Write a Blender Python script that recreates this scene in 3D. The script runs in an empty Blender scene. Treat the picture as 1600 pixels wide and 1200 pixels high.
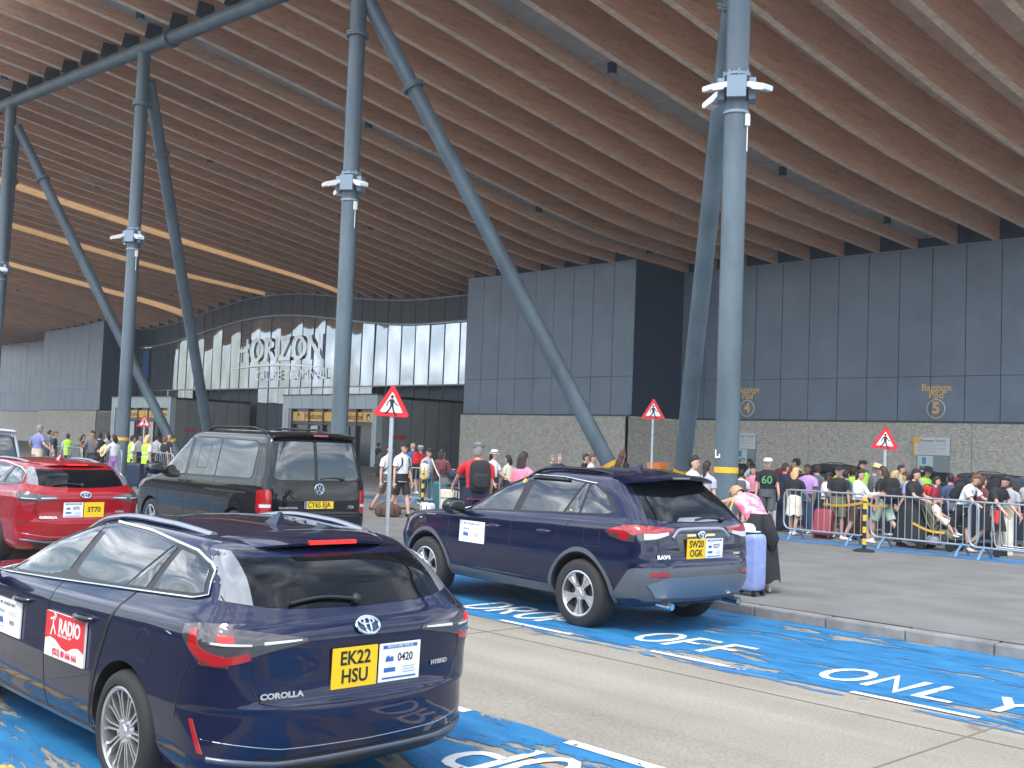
import bpy, bmesh, math, random
from math import sin, cos, pi, radians, sqrt, atan2
from mathutils import Vector, Matrix, Quaternion
from mathutils.bvhtree import BVHTree
random.seed(7)
S = bpy.context.scene
# ---------------------------------------------------------------- camera
PITCH, ROLL, YAW, CH = radians(3.1), radians(2.187), radians(-46.6), 1.85
fw = Vector((sin(YAW)*cos(PITCH), cos(YAW)*cos(PITCH), sin(PITCH)))
rt = Vector((cos(YAW), -sin(YAW), 0)); up = rt.cross(fw)
rt, up = rt*cos(ROLL)+up*sin(ROLL), -rt*sin(ROLL)+up*cos(ROLL)
cam = bpy.data.objects.new("camera", bpy.data.cameras.new("camera")); S.collection.objects.link(cam)
cam.matrix_world = Matrix(((rt.x, up.x, -fw.x, 0), (rt.y, up.y, -fw.y, 0), (rt.z, up.z, -fw.z, CH), (0, 0, 0, 1)))
cam.data.sensor_width = 36; cam.data.lens = 1755/1600*36; cam.data.clip_end = 3000; cam.data.clip_start = .05
S.camera = cam
# ---------------------------------------------------------------- world and sun
SUN_EL, SUN_AZ = radians(53), radians(152)     # azimuth clockwise from +Y
W = bpy.data.worlds.new("World"); S.world = W; W.use_nodes = True
wn = W.node_tree; wn.nodes.clear()
def N(t, nt, **k):
    n = nt.nodes.new(t)
    for a, b in k.items(): setattr(n, a, b)
    return n
sky = N('ShaderNodeTexSky', wn, sky_type='NISHITA', sun_disc=False, sun_elevation=SUN_EL, sun_rotation=SUN_AZ, air_density=1.3, dust_density=2.0)
bg = N('ShaderNodeBackground', wn); wo = N('ShaderNodeOutputWorld', wn)
tc = N('ShaderNodeTexCoord', wn); mp = N('ShaderNodeMapping', wn); mp.inputs['Scale'].default_value = (1.6, 1.6, 5.0)
cn = N('ShaderNodeTexNoise', wn); cn.inputs['Scale'].default_value = 1.7; cn.inputs['Detail'].default_value = 8; cn.inputs['Roughness'].default_value = .58; cn.inputs['Distortion'].default_value = .5
cr = N('ShaderNodeValToRGB', wn); cr.color_ramp.elements[0].position = .40; cr.color_ramp.elements[1].position = .60
mx = N('ShaderNodeMix', wn, data_type='RGBA'); cm = N('ShaderNodeTexNoise', wn); cm.inputs['Scale'].default_value = 4; cm.inputs['Detail'].default_value = 6
c2 = N('ShaderNodeValToRGB', wn); c2.color_ramp.elements[0].color = (5.5, 6.0, 6.9, 1); c2.color_ramp.elements[1].color = (11.5, 11.9, 12.6, 1); c2.color_ramp.elements[0].position=.35; c2.color_ramp.elements[1].position=.65
L = wn.links.new
L(tc.outputs['Generated'], mp.inputs['Vector']); L(mp.outputs[0], cn.inputs['Vector']); L(mp.outputs[0], cm.inputs['Vector'])
L(cn.outputs[0], cr.inputs[0]); L(cm.outputs[0], c2.inputs[0]); L(cr.outputs[0], mx.inputs[0]); L(sky.outputs[0], mx.inputs[6]); L(c2.outputs[0], mx.inputs[7])
L(mx.outputs[2], bg.inputs[0]); bg.inputs[1].default_value = .125; L(bg.outputs[0], wo.inputs[0])
sun = bpy.data.objects.new("sun", bpy.data.lights.new("sun", 'SUN')); S.collection.objects.link(sun)
sun.data.energy = 1.0; sun.data.angle = radians(14); sun.data.color = (1, .96, .9)
sd = Vector((sin(SUN_AZ)*cos(SUN_EL), cos(SUN_AZ)*cos(SUN_EL), sin(SUN_EL)))
sun.rotation_euler = sd.to_track_quat('Z', 'Y').to_euler()
S.view_settings.view_transform = 'Standard'; S.view_settings.look = 'None'; S.view_settings.gamma = 1; S.view_settings.exposure = EXPO = 1.40
HAZE = .0005
S.render.engine = 'CYCLES'
S.cycles.max_bounces = 9; S.cycles.diffuse_bounces = 7; S.cycles.glossy_bounces = 4
# ---------------------------------------------------------------- helpers
def link(o): S.collection.objects.link(o); return o
class MB:
    def __init__(s): s.v = []; s.f = []; s.m = []
    def add(s, vs, fs, mi=0):
        k = len(s.v); s.v += [tuple(v) for v in vs]; s.f += [tuple(i+k for i in f) for f in fs]; s.m += [mi]*len(fs); return s
    def box(s, a, b, M=None, mi=0):
        x0, y0, z0 = a; x1, y1, z1 = b
        vs = [Vector(p) for p in ((x0,y0,z0),(x1,y0,z0),(x1,y1,z0),(x0,y1,z0),(x0,y0,z1),(x1,y0,z1),(x1,y1,z1),(x0,y1,z1))]
        if M: vs = [M@v for v in vs]
        return s.add(vs, [(0,3,2,1),(4,5,6,7),(0,1,5,4),(1,2,6,5),(2,3,7,6),(3,0,4,7)], mi)
    def tube(s, pts, r, n=8, closed=False, mi=0, rs=None, caps=True, sq=None):
        pts = [Vector(p) for p in pts]; m = len(pts); rings = []; prev = None
        for i, p in enumerate(pts):
            if closed: t = pts[(i+1) % m]-pts[i-1]
            else: t = pts[min(i+1, m-1)]-pts[max(i-1, 0)]
            t = t.normalized() if t.length > 1e-9 else Vector((0,0,1))
            if prev is None: a = t.orthogonal().normalized() if abs(t.z) > .9 else t.cross(Vector((0,0,1))).normalized()
            else:
                a = prev-t*prev.dot(t); a = a.normalized() if a.length > 1e-6 else t.orthogonal().normalized()
            prev = a; b = t.cross(a); rr = rs[i] if rs else r
            qx, qy = sq if sq else (1, 1)
            rings.append([p+a*cos(2*pi*k/n)*rr*qx+b*sin(2*pi*k/n)*rr*qy for k in range(n)])
        vs = [v for R in rings for v in R]; fs = []
        for i in range(m if closed else m-1):
            j = (i+1) % m
            for k in range(n): fs.append((i*n+k, i*n+(k+1) % n, j*n+(k+1) % n, j*n+k))
        if not closed and caps: fs += [tuple(range(n))[::-1], tuple((m-1)*n+k for k in range(n))]
        return s.add(vs, fs, mi)
    def cyl(s, p0, p1, r, r1=None, n=16, mi=0): return s.tube([p0, p1], r, n, rs=[r, r if r1 is None else r1], mi=mi)
    def lathe(s, prof, n=24, M=None, mi=0, a0=0, a1=2*pi):
        full = abs(a1-a0-2*pi) < 1e-6; k = n if full else n+1; vs = []
        for r, z in prof:
            for i in range(k):
                a = a0+(a1-a0)*i/n; v = Vector((r*cos(a), r*sin(a), z)); vs.append(M@v if M else v)
        fs = []
        for j in range(len(prof)-1):
            for i in range(n if full else n): i2 = (i+1) % k; fs.append((j*k+i, j*k+i2, (j+1)*k+i2, (j+1)*k+i))
        return s.add(vs, fs, mi)
    def prism(s, poly, d, M=None, mi=0):      # poly in xy, extruded along z by d
        n = len(poly); vs = [Vector((x, y, 0)) for x, y in poly]+[Vector((x, y, d)) for x, y in poly]
        if M: vs = [M@v for v in vs]
        return s.add(vs, [tuple(range(n))[::-1], tuple(range(n, 2*n))]+[(i, (i+1) % n, (i+1) % n+n, i+n) for i in range(n)], mi)
    def grid(s, rows, mi=0, flip=False):
        m = len(rows[0]); fs = []
        for i in range(len(rows)-1):
            for j in range(m-1):
                f = (i*m+j, i*m+j+1, (i+1)*m+j+1, (i+1)*m+j); fs.append(f[::-1] if flip else f)
        return s.add([v for r in rows for v in r], fs, mi)
    def ell(s, c, r, M=None, nu=14, nv=10, mi=0):
        c = Vector(c); vs = []; fs = []
        R = M or Matrix.Identity(4)
        for j in range(nv+1):
            t = pi*j/nv
            for i in range(nu):
                a = 2*pi*i/nu; vs.append(c+R.to_3x3()@Vector((r[0]*sin(t)*cos(a), r[1]*sin(t)*sin(a), r[2]*cos(t))))
        for j in range(nv):
            for i in range(nu): fs.append((j*nu+i, (j+1)*nu+i, (j+1)*nu+(i+1) % nu, j*nu+(i+1) % nu))
        return s.add(vs, fs, mi)
    def mesh(s, name, mats, smooth=40):
        me = bpy.data.meshes.new(name); me.from_pydata(s.v, [], s.f)
        for m in (mats if isinstance(mats, (list, tuple)) else [mats]): me.materials.append(m)
        if max(s.m, default=0): me.polygons.foreach_set('material_index', s.m)
        me.validate(); fixn(me)
        if smooth: me.shade_smooth(); me.set_sharp_from_angle(angle=radians(smooth))
        return me
def fixn(me):
    bm = bmesh.new(); bm.from_mesh(me); bmesh.ops.recalc_face_normals(bm, faces=bm.faces); bm.to_mesh(me); bm.free()
def tag(o, label=None, cat=None, group=None, kind=None):
    for k, v in (('label', label), ('category', cat), ('group', group), ('kind', kind)):
        if v: o[k] = v
    return o
def obj(name, mb, mat, parent=None, smooth=40, M=None, label=None):
    me = mb if isinstance(mb, bpy.types.Mesh) else mb.mesh(name, mat, smooth)
    o = link(bpy.data.objects.new(name, me))
    if M: o.matrix_world = M
    if parent: o.parent = parent
    if label: o['label'] = label
    return o
def thing(name, label, cat, loc=(0,0,0), rz=0, group=None):
    o = link(bpy.data.objects.new(name, None)); o.location = loc; o.rotation_euler = (0, 0, rz); o.empty_display_size = .2
    return tag(o, label, cat, group)
def copy_tree(o, parent=None):
    c = o.copy(); link(c); c.parent = parent
    for ch in list(o.children): copy_tree(ch, c)
    return c
def lerp(a, b, t): return a+(b-a)*t
def interp(xs, ys, x):
    if x <= xs[0]: return ys[0]
    for i in range(len(xs)-1):
        if x <= xs[i+1]:
            t = (x-xs[i])/(xs[i+1]-xs[i]); return ys[i]+(ys[i+1]-ys[i])*t
    return ys[-1]
# materials
MATS = {}
def mat(name, col, rough=.5, metal=0., coat=0., noise=0., scale=6., bump=0., emit=None, spec=None, ior=None, stretch=(1,1,1), col2=None, pos=(.35,.65), bscale=None, bdist=.01, coord='Object', crough=.03, tint=None):
    m = bpy.data.materials.new(name); m.use_nodes = True; nt = m.node_tree; b = nt.nodes['Principled BSDF']
    c = (*col, 1) if len(col) == 3 else col
    b.inputs['Base Color'].default_value = c; b.inputs['Roughness'].default_value = rough; b.inputs['Metallic'].default_value = metal
    b.inputs['Coat Weight'].default_value = coat; b.inputs['Coat Roughness'].default_value = crough
    if spec is not None: b.inputs['Specular IOR Level'].default_value = spec
    if ior: b.inputs['IOR'].default_value = ior
    if emit: b.inputs['Emission Color'].default_value = (*emit[0], 1); b.inputs['Emission Strength'].default_value = emit[1]
    if noise or col2 or bump:
        t = N('ShaderNodeTexCoord', nt); mp = N('ShaderNodeMapping', nt); mp.inputs['Scale'].default_value = stretch
        nt.links.new(t.outputs[coord], mp.inputs[0])
        tn = N('ShaderNodeTexNoise', nt); tn.inputs['Scale'].default_value = scale; tn.inputs['Detail'].default_value = 6; tn.inputs['Roughness'].default_value = .6
        nt.links.new(mp.outputs[0], tn.inputs['Vector'])
        if noise or col2:
            r = N('ShaderNodeValToRGB', nt); r.color_ramp.elements[0].position = pos[0]; r.color_ramp.elements[1].position = pos[1]
            if col2: a, e = c, (*col2, 1)
            else: a = tuple(max(0, x*(1-noise)) for x in c[:3])+(1,); e = tuple(min(1, x*(1+noise)) for x in c[:3])+(1,)
            r.color_ramp.elements[0].color = a; r.color_ramp.elements[1].color = e
            nt.links.new(tn.outputs[0], r.inputs[0]); nt.links.new(r.outputs[0], b.inputs['Base Color'])
        if bump:
            t2 = N('ShaderNodeTexNoise', nt); t2.inputs['Scale'].default_value = bscale or scale*4; t2.inputs['Detail'].default_value = 5
            nt.links.new(mp.outputs[0], t2.inputs['Vector'])
            bp = N('ShaderNodeBump', nt); bp.inputs['Strength'].default_value = bump; bp.inputs['Distance'].default_value = bdist
            nt.links.new(t2.outputs[0], bp.inputs['Height']); nt.links.new(bp.outputs[0], b.inputs['Normal'])
    MATS[name] = m; return m
def cmat(col, rough=.8, key=''):
    k = 'cloth_%s_%.2f_%.2f_%.2f' % (key, *col)
    return MATS.get(k) or mat(k, col, rough, noise=.12, scale=9, bump=.25, bscale=40, bdist=.01)
_txt = {}
def text_mesh(s, size=1, depth=.004, sx=1, align='CENTER', bold=0, sp=1):
    k = (s, size, depth, sx, align, bold, sp)
    if k in _txt: return _txt[k]
    cu = bpy.data.curves.new('txt', 'FONT'); cu.body = s; cu.size = size; cu.align_x = align; cu.align_y = 'CENTER'; cu.extrude = depth; cu.offset = bold; cu.space_character = sp; cu.resolution_u = 3
    o = link(bpy.data.objects.new('txt', cu)); bpy.context.view_layer.update()
    me = bpy.data.meshes.new_from_object(o.evaluated_get(bpy.context.evaluated_depsgraph_get()))
    bpy.data.objects.remove(o); bpy.data.curves.remove(cu)
    if sx != 1: me.transform(Matrix.Diagonal((sx, 1, 1, 1)))
    _txt[k] = me; return me
def text(name, s, M, material, parent=None, **k):
    me = text_mesh(s, **k).copy(); me.name = name; me.materials.clear(); me.materials.append(material)
    o = link(bpy.data.objects.new(name, me)); o.parent = parent
    o.matrix_local = M; return o
def frame(o, x, y):      # matrix with origin o, axes x,y
    x = Vector(x).normalized(); y = Vector(y).normalized(); z = x.cross(y).normalized(); y = z.cross(x); o = Vector(o)
    return Matrix(((x.x, y.x, z.x, o.x), (x.y, y.y, z.y, o.y), (x.z, y.z, z.z, o.z), (0, 0, 0, 1)))
def join_mesh(mb, me, M, mi=0):
    mb.add([M@v.co for v in me.vertices], [tuple(p.vertices) for p in me.polygons], mi)
def PZ(y): return interp([11.3, 20], [.12, .0], y)      # pavement height
# ================================================================ SETTING
def shader_mat(name):
    m = bpy.data.materials.new(name); m.use_nodes = True; return m, m.node_tree, m.node_tree.nodes['Principled BSDF'], m.node_tree.links.new
def concrete_mat():
    m, nt, b, l = shader_mat('concrete_road'); t = N('ShaderNodeTexCoord', nt)
    a = N('ShaderNodeTexNoise', nt); a.inputs['Scale'].default_value = .7; a.inputs['Detail'].default_value = 8
    c = N('ShaderNodeTexNoise', nt); c.inputs['Scale'].default_value = 45; c.inputs['Detail'].default_value = 4; c.inputs['Roughness'].default_value = .7
    r1 = N('ShaderNodeValToRGB', nt); r1.color_ramp.elements[0].position = .3; r1.color_ramp.elements[1].position = .7
    r1.color_ramp.elements[0].color = (.27, .252, .215, 1); r1.color_ramp.elements[1].color = (.335, .315, .272, 1)
    r2 = N('ShaderNodeValToRGB', nt); r2.color_ramp.elements[0].position = .33; r2.color_ramp.elements[1].position = .62; r2.color_ramp.elements[0].color = (.72, .70, .68, 1); r2.color_ramp.elements[1].color = (1.08, 1.07, 1.05, 1)
    mm = N('ShaderNodeMix', nt, data_type='RGBA', blend_type='MULTIPLY'); mm.inputs[0].default_value = 1
    for n in (a, c): l(t.outputs['Object'], n.inputs[0])
    ms = N('ShaderNodeMapping', nt); ms.inputs['Scale'].default_value = (.10, 1.5, 1); l(t.outputs['Object'], ms.inputs[0]); ns = N('ShaderNodeTexNoise', nt); ns.inputs['Scale'].default_value = 1.3; ns.inputs['Detail'].default_value = 6; l(ms.outputs[0], ns.inputs[0])
    rs = N('ShaderNodeValToRGB', nt); rs.color_ramp.elements[0].position = .34; rs.color_ramp.elements[1].position = .62; rs.color_ramp.elements[0].color = (.84, .83, .81, 1); rs.color_ramp.elements[1].color = (1.04, 1.03, 1.0, 1); l(ns.outputs[0], rs.inputs[0])
    nd = N('ShaderNodeTexNoise', nt); nd.inputs['Scale'].default_value = 2.2; nd.inputs['Detail'].default_value = 3; l(t.outputs['Object'], nd.inputs[0]); rd = N('ShaderNodeValToRGB', nt); rd.color_ramp.elements[0].position = .25; rd.color_ramp.elements[1].position = .33; rd.color_ramp.elements[0].color = (.62, .61, .60, 1); rd.color_ramp.elements[1].color = (1, 1, 1, 1); l(nd.outputs[0], rd.inputs[0])
    l(a.outputs[0], r1.inputs[0]); l(c.outputs[0], r2.inputs[0]); l(r1.outputs[0], mm.inputs[6]); l(r2.outputs[0], mm.inputs[7]); m2 = N('ShaderNodeMix', nt, data_type='RGBA', blend_type='MULTIPLY'); m2.inputs[0].default_value = 1; l(mm.outputs[2], m2.inputs[6]); l(rs.outputs[0], m2.inputs[7]); m3 = N('ShaderNodeMix', nt, data_type='RGBA', blend_type='MULTIPLY'); m3.inputs[0].default_value = 1; l(m2.outputs[2], m3.inputs[6]); l(rd.outputs[0], m3.inputs[7]); l(m3.outputs[2], b.inputs['Base Color'])
    bp = N('ShaderNodeBump', nt); bp.inputs['Strength'].default_value = .4; bp.inputs['Distance'].default_value = .006; l(c.outputs[0], bp.inputs['Height']); l(bp.outputs[0], b.inputs['Normal'])
    b.inputs['Roughness'].default_value = .85; return m
def worn_paint(name, col, col2, cover=.62, scale=1.4, stretch=(.45, 1.7, 1), fine=9):
    # paint with worn-through patches (transparent where the paint is gone)
    m, nt, b, l = shader_mat(name); t = N('ShaderNodeTexCoord', nt); mp = N('ShaderNodeMapping', nt); mp.inputs['Scale'].default_value = stretch
    l(t.outputs['Object'], mp.inputs[0])
    a = N('ShaderNodeTexNoise', nt); a.inputs['Scale'].default_value = scale; a.inputs['Detail'].default_value = 9; a.inputs['Roughness'].default_value = .68; a.inputs['Distortion'].default_value = .6
    l(mp.outputs[0], a.inputs[0])
    r = N('ShaderNodeValToRGB', nt); r.color_ramp.elements[0].position = cover; r.color_ramp.elements[1].position = cover+.025
    r.color_ramp.elements[0].color = (1, 1, 1, 1); r.color_ramp.elements[1].color = (0, 0, 0, 1); l(a.outputs[0], r.inputs[0])
    c = N('ShaderNodeTexNoise', nt); c.inputs['Scale'].default_value = fine; c.inputs['Detail'].default_value = 7; l(mp.outputs[0], c.inputs[0])
    rc = N('ShaderNodeValToRGB', nt); rc.color_ramp.elements[0].position = .35; rc.color_ramp.elements[1].position = .7; rc.color_ramp.elements[0].color = (*col, 1); rc.color_ramp.elements[1].color = (*col2, 1)
    l(c.outputs[0], rc.inputs[0]); l(rc.outputs[0], b.inputs['Base Color']); l(r.outputs[0], b.inputs['Alpha']); b.inputs['Roughness'].default_value = .6; return m
CONC = concrete_mat()
BLUE = worn_paint('blue_bay_paint', (.005, .125, .31), (.03, .20, .40), .56, 1.7, (.45, 1.6, 1), 5)
BLUE2 = worn_paint('blue_bay_paint_worn', (.005, .125, .31), (.03, .20, .40), .50, 1.2, (.45, 1.5, 1), 5)
BLUE3 = worn_paint('blue_edge_paint', (.03,.15,.36),(.08,.22,.42), .47, 2.5, (.4, 3, 1))
WHT = worn_paint('white_line_paint', (.66, .66, .63), (.76, .76, .73), .60, 5, (1, 1, 1))
ASPH = mat('pavement_asphalt', (.135, .135, .13), .9, col2=(.18, .18, .172), scale=1.2, bump=.5, bscale=60, bdist=.004, stretch=(1,1,1))
KERB = mat('kerb_concrete', (.20, .20, .195), .85, noise=.22, scale=3, bump=.4, bscale=50, bdist=.005)
SOIL = mat('far_ground', (.16, .16, .155), .95, noise=.15, scale=.3)
DARKJ = mat('joint_bitumen', (.17, .16, .145), .8)
YEL = mat('yellow_paint', (.75, .42, .02), .5, noise=.08, scale=20)
def st(name, mb, m, smooth=0, kind='structure'):
    o = obj(name, mb, m, smooth=smooth); o['kind'] = kind; return o
def sheet(x0, x1, y0, y1, z, nx=1, ny=1):
    return MB().grid([[(lerp(x0, x1, j/nx), lerp(y0, y1, i/ny), z) for j in range(nx+1)] for i in range(ny+1)])
st('ground', sheet(-380, 380, -380, 380, -.35), SOIL)
def RZ(y): return interp([3.7, 6.2], [-.055, 0], y)      # the road falls slightly towards the near bay
def rsheet(x0, x1, ys_, dz): return MB().grid([[(x, y, RZ(y)+dz) for x in (x0, x1)] for y in ys_])
st('road', rsheet(-220, 160, [1.6, 3.7, 6.2, 11.02], 0), CONC)
st('added_dark_lane', rsheet(-220, 160, [-60, 1.6], -.0), mat('added_lane_asphalt', (.045, .045, .047), .9, noise=.2, scale=2, bump=.4, bscale=60, bdist=.004))  # dark lane added out of view to darken reflections in the cars
# pavement: top slopes gently from the kerb down to the building
ys = [11.16, 14, 17, 20, 40, 60, 120]
st('pavement', MB().grid([[(x, y, PZ(y)-.001) for x in (-220, -100, -40, 0, 160)] for y in ys]), ASPH)
kb = MB(); xk = 20.0
while xk > -70:
    kb.box((xk-.908, 10.98, -.1), (xk-.004, 11.16, .115+random.uniform(-.003, .003))); xk -= .915
kb.box((-220, 10.985, -.1), (xk, 11.16, .114)); kb.box((20, 10.985, -.1), (160, 11.16, .114))
ko = st('kerb', kb, KERB)
bv = ko.modifiers.new('b', 'BEVEL'); bv.width = .018; bv.segments = 2
# concrete joints and cracks in the road
jb = MB()
for k in range(-30, 12):
    x = -3.42-4.83*k
    for ya, yb_ in ((1.6, 3.7), (3.7, 6.2), (6.2, 11)): jb.add([(x-.008, ya, RZ(ya)+.003), (x+.008, ya, RZ(ya)+.003), (x+.008, yb_, RZ(yb_)+.003), (x-.008, yb_, RZ(yb_)+.003)], [(0,1,2,3)])
for y in (7.58,):
    jb.add([(-200, y-.009, .0032), (150, y-.009, .0032), (150, y+.009, .0032), (-200, y+.009, .0032)], [(0,1,2,3)])
st('road_joints', jb, DARKJ)
st('drop_off_bay_paint', sheet(-60, 30, 8.16, 10.97, .006), BLUE)
st('near_bay_paint', rsheet(-60, 30, [2.2, 3.7, 5.36], .006), BLUE2)
st('bay_edge_paint', sheet(-60, 30, 7.98, 8.2, .005), BLUE3)
# dashed white lines along the bays
wl = MB()
for x0 in (-8.72, -6.52+.0, -4.4): pass
for k in range(-14, 6):
    x0 = -4.62+2.03*k; wl.add([(x0, 8.14, .010), (x0+1.02, 8.14, .010), (x0+1.02, 8.215, .010), (x0, 8.215, .010)], [(0,1,2,3)])
    x1 = -4.95+2.0*k; wl.add([(x1, 5.24, RZ(5.24)+.010), (x1+1.04, 5.24, RZ(5.24)+.010), (x1+1.04, 5.33, RZ(5.33)+.010), (x1, 5.33, RZ(5.33)+.010)], [(0,1,2,3)])
st('white_bay_lines', wl, WHT)
yl = MB(); yl.add([(-9.6, 2.28, -.043), (-5.6, 2.28, -.043), (-5.6, 2.42, -.043), (-9.6, 2.42, -.043)], [(0,1,2,3)])
st('yellow_road_line', yl, worn_paint('worn_yellow_paint', (.62, .36, .05), (.7, .45, .1), .55, 4, (1,1,1)))
# letters (built from strokes so the lettering stays in road-marking proportions)
def stroke(mb, pts, w, T, closed=False):
    P = [Vector(p).to_2d() if len(p) > 2 else Vector(p) for p in pts]; n = len(P); Lf, Rt = [], []
    for i in range(n):
        a = P[i-1] if (i > 0 or closed) else None; b = P[(i+1) % n] if (i < n-1 or closed) else None
        d1 = (P[i]-a).normalized() if a is not None else None; d2 = (b-P[i]).normalized() if b is not None else None
        d1 = d1 if d1 is not None else d2; d2 = d2 if d2 is not None else d1
        n1 = Vector((-d1.y, d1.x)); n2 = Vector((-d2.y, d2.x)); m = (n1+n2); m = m.normalized() if m.length > .01 else n1
        k = min(2.2, 1/max(.3, m.dot(n1))); Lf.append(P[i]+m*w/2*k); Rt.append(P[i]-m*w/2*k)
    vs = [T(p) for p in Lf]+[T(p) for p in Rt]; fs = []
    for i in range(n if closed else n-1): j = (i+1) % n; fs.append((i, j, j+n, i+n))
    mb.add(vs, fs)
def arc(cx, cy, rx, ry, a0, a1, n=8): return [(cx+rx*cos(radians(lerp(a0, a1, i/n))), cy+ry*sin(radians(lerp(a0, a1, i/n)))) for i in range(n+1)]
LET = {'D': [([(0,0),(0,1)]+[(.2,1)]+arc(.25,.5,.32,.5,90,-90,8)+[(0,0)], 0)], 'R': [([(0,0),(0,1),(.3,1)]+arc(.32,.76,.2,.24,90,-90,6)+[(0,.52)], 0), ([(.28,.52),(.55,0)], 0)],
       'O': [(arc(.3,.5,.3,.5,0,345,15), 1)], 'P': [([(0,0),(0,1),(.3,1)]+arc(.32,.74,.22,.26,90,-90,6)+[(0,.48)], 0)], 'F': [([(0,0),(0,1),(.5,1)], 0), ([(0,.52),(.4,.52)], 0)],
       'N': [([(0,0),(0,1),(.5,0),(.5,1)], 0)], 'L': [([(0,1),(0,0),(.5,0)], 0)], 'Y': [([(0,1),(.28,.45),(.28,0)], 0), ([(.56,1),(.28,.45)], 0)], 'U': [([(0,1),(0,.3)]+arc(.28,.3,.28,.3,180,360,8)+[(.56,1)], 0)]}
def roadword(name, w, x0, y0, x1, h, flip=False, wd=.075):
    mb = MB(); n = len(w); adv = (x1-x0)/(n-.28)
    for i, ch in enumerate(w):
        for si, (pts, cl) in enumerate(LET[ch]):
            def T(p, i=i):
                u = x0+adv*(i+p.x*1.22); v = y0+h*p.y
                if flip: u, v = x0+x1-u, 2*y0+h-v
                return (u, v, .0105)
            P = [(a*adv*1.22, b*h) for a, b in pts]
            def T2(p, i=i, si=si):
                u = x0+adv*i+p.x; v = y0+p.y
                if flip: u, v = x0+x1-u, 2*y0+h-v
                return (u, v, RZ(v)+.0105+.003*si)
            stroke(mb, P, wd, T2, cl)
    o = st(name, mb, WHT); return o
roadword('marking_drop', 'DROP', -9.62, 8.46, -8.18, .60)
roadword('marking_off', 'OFF', -7.22, 8.54, -6.10, .60)
roadword('marking_only', 'ONLY', -5.16, 8.50, -3.45, .58)
roadword('marking_near_drop', 'DROP', -5.18, 4.40, -3.72, .60, True)
# blue strip and lines at the barrier row
st('queue_strip_paint', sheet(-60, 30, 21.25, 22.3, .004), worn_paint('queue_strip_paint', (.03, .15, .34), (.08, .22, .42), .56, 2, (.3, 2, 1)))
ql = MB()
for y in (23.4,): ql.add([(-60, y, .005), (30, y, .005), (30, y+.1, .005), (-60, y+.1, .005)], [(0,1,2,3)])
st('queue_line', ql, WHT)

# ================================================================ ROOF SHAPE
BASE = ([4, 8, 12, 15, 20, 28, 35, 40, 45.6, 54.5, 70], [15.4, 16.3, 16.75, 16.6, 15.9, 14.85, 14.1, 13.6, 13.18, 12.75, 12.5])
def roofz(x, y):
    b = interp(*BASE, y); t = min(1.15, max(-.3, (y-20)/34))
    w = 95-71*max(0, t)**1.6 if t > 0 else 95; A = 3.2-1.3*max(0, t)
    k = abs(x+90)/max(w, 10); return b+(A*cos(pi/2*k)**2 if k < 1 else 0)
def wood_mat(name, c1, c2, c3):
    m, nt, b, l = shader_mat(name); t = N('ShaderNodeTexCoord', nt); mp = N('ShaderNodeMapping', nt); mp.inputs['Scale'].default_value = (1, .16, 1.6); l(t.outputs['Object'], mp.inputs[0])
    a = N('ShaderNodeTexNoise', nt); a.inputs['Scale'].default_value = 3.0; a.inputs['Detail'].default_value = 8; a.inputs['Roughness'].default_value = .7; l(mp.outputs[0], a.inputs[0])
    r = N('ShaderNodeValToRGB', nt); r.color_ramp.elements[0].position = .28; r.color_ramp.elements[0].color = (*c1, 1); r.color_ramp.elements[1].position = .72; r.color_ramp.elements[1].color = (*c3, 1)
    e = r.color_ramp.elements.new(.5); e.color = (*c2, 1); l(a.outputs[0], r.inputs[0])
    k = N('ShaderNodeMapping', nt); k.inputs['Scale'].default_value = (1, .45, 2.2); l(t.outputs['Object'], k.inputs[0])
    s = N('ShaderNodeTexNoise', nt); s.inputs['Scale'].default_value = 5.5; s.inputs['Detail'].default_value = 3; l(k.outputs[0], s.inputs[0])
    rs = N('ShaderNodeValToRGB', nt); rs.color_ramp.elements[0].position = .30; rs.color_ramp.elements[0].color = (.72, .7, .68, 1); rs.color_ramp.elements[1].position = .40; rs.color_ramp.elements[1].color = (1, 1, 1, 1); l(s.outputs[0], rs.inputs[0])
    mm = N('ShaderNodeMix', nt, data_type='RGBA', blend_type='MULTIPLY'); mm.inputs[0].default_value = 1; l(r.outputs[0], mm.inputs[6]); l(rs.outputs[0], mm.inputs[7]); oi = N('ShaderNodeObjectInfo', nt); ro = N('ShaderNodeValToRGB', nt); ro.color_ramp.elements[0].color = (.80, .78, .77, 1); ro.color_ramp.elements[1].color = (1.08, 1.05, 1.0, 1); l(oi.outputs['Random'], ro.inputs[0]); m4 = N('ShaderNodeMix', nt, data_type='RGBA', blend_type='MULTIPLY'); m4.inputs[0].default_value = 1; l(mm.outputs[2], m4.inputs[6]); l(ro.outputs[0], m4.inputs[7]); l(m4.outputs[2], b.inputs['Base Color'])
    b.inputs['Roughness'].default_value = .6; return m
WOOD = wood_mat('beam_timber', (.60, .345, .225), (.72, .45, .31), (.82, .58, .43))
WOOD_SUN_TONE = wood_mat('sun_tone_timber', (.80, .50, .22), (.88, .58, .27), (.92, .64, .33))  # sunlight on a few beams, put into the timber colour
EDGE = mat('beam_edge_timber', (.80, .62, .48), .6, noise=.15, scale=3)
SOF = mat('soffit_board', (.68, .54, .46), .8, noise=.15, scale=1.5)
SOFG = mat('soffit_grey_board', (.42,.40,.38), .8, noise=.12, scale=1)
STEEL = mat('column_steel_paint', (.082, .120, .148), .5, noise=.24, scale=1.3, coat=.15, crough=.3, stretch=(1,1,.35))
STEELD = mat('column_steel_flange', (.10, .14, .17), .45, noise=.1, scale=8)
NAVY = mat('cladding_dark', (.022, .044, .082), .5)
PITCHB = 2.1; BX0 = -26.6+1.05
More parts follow.
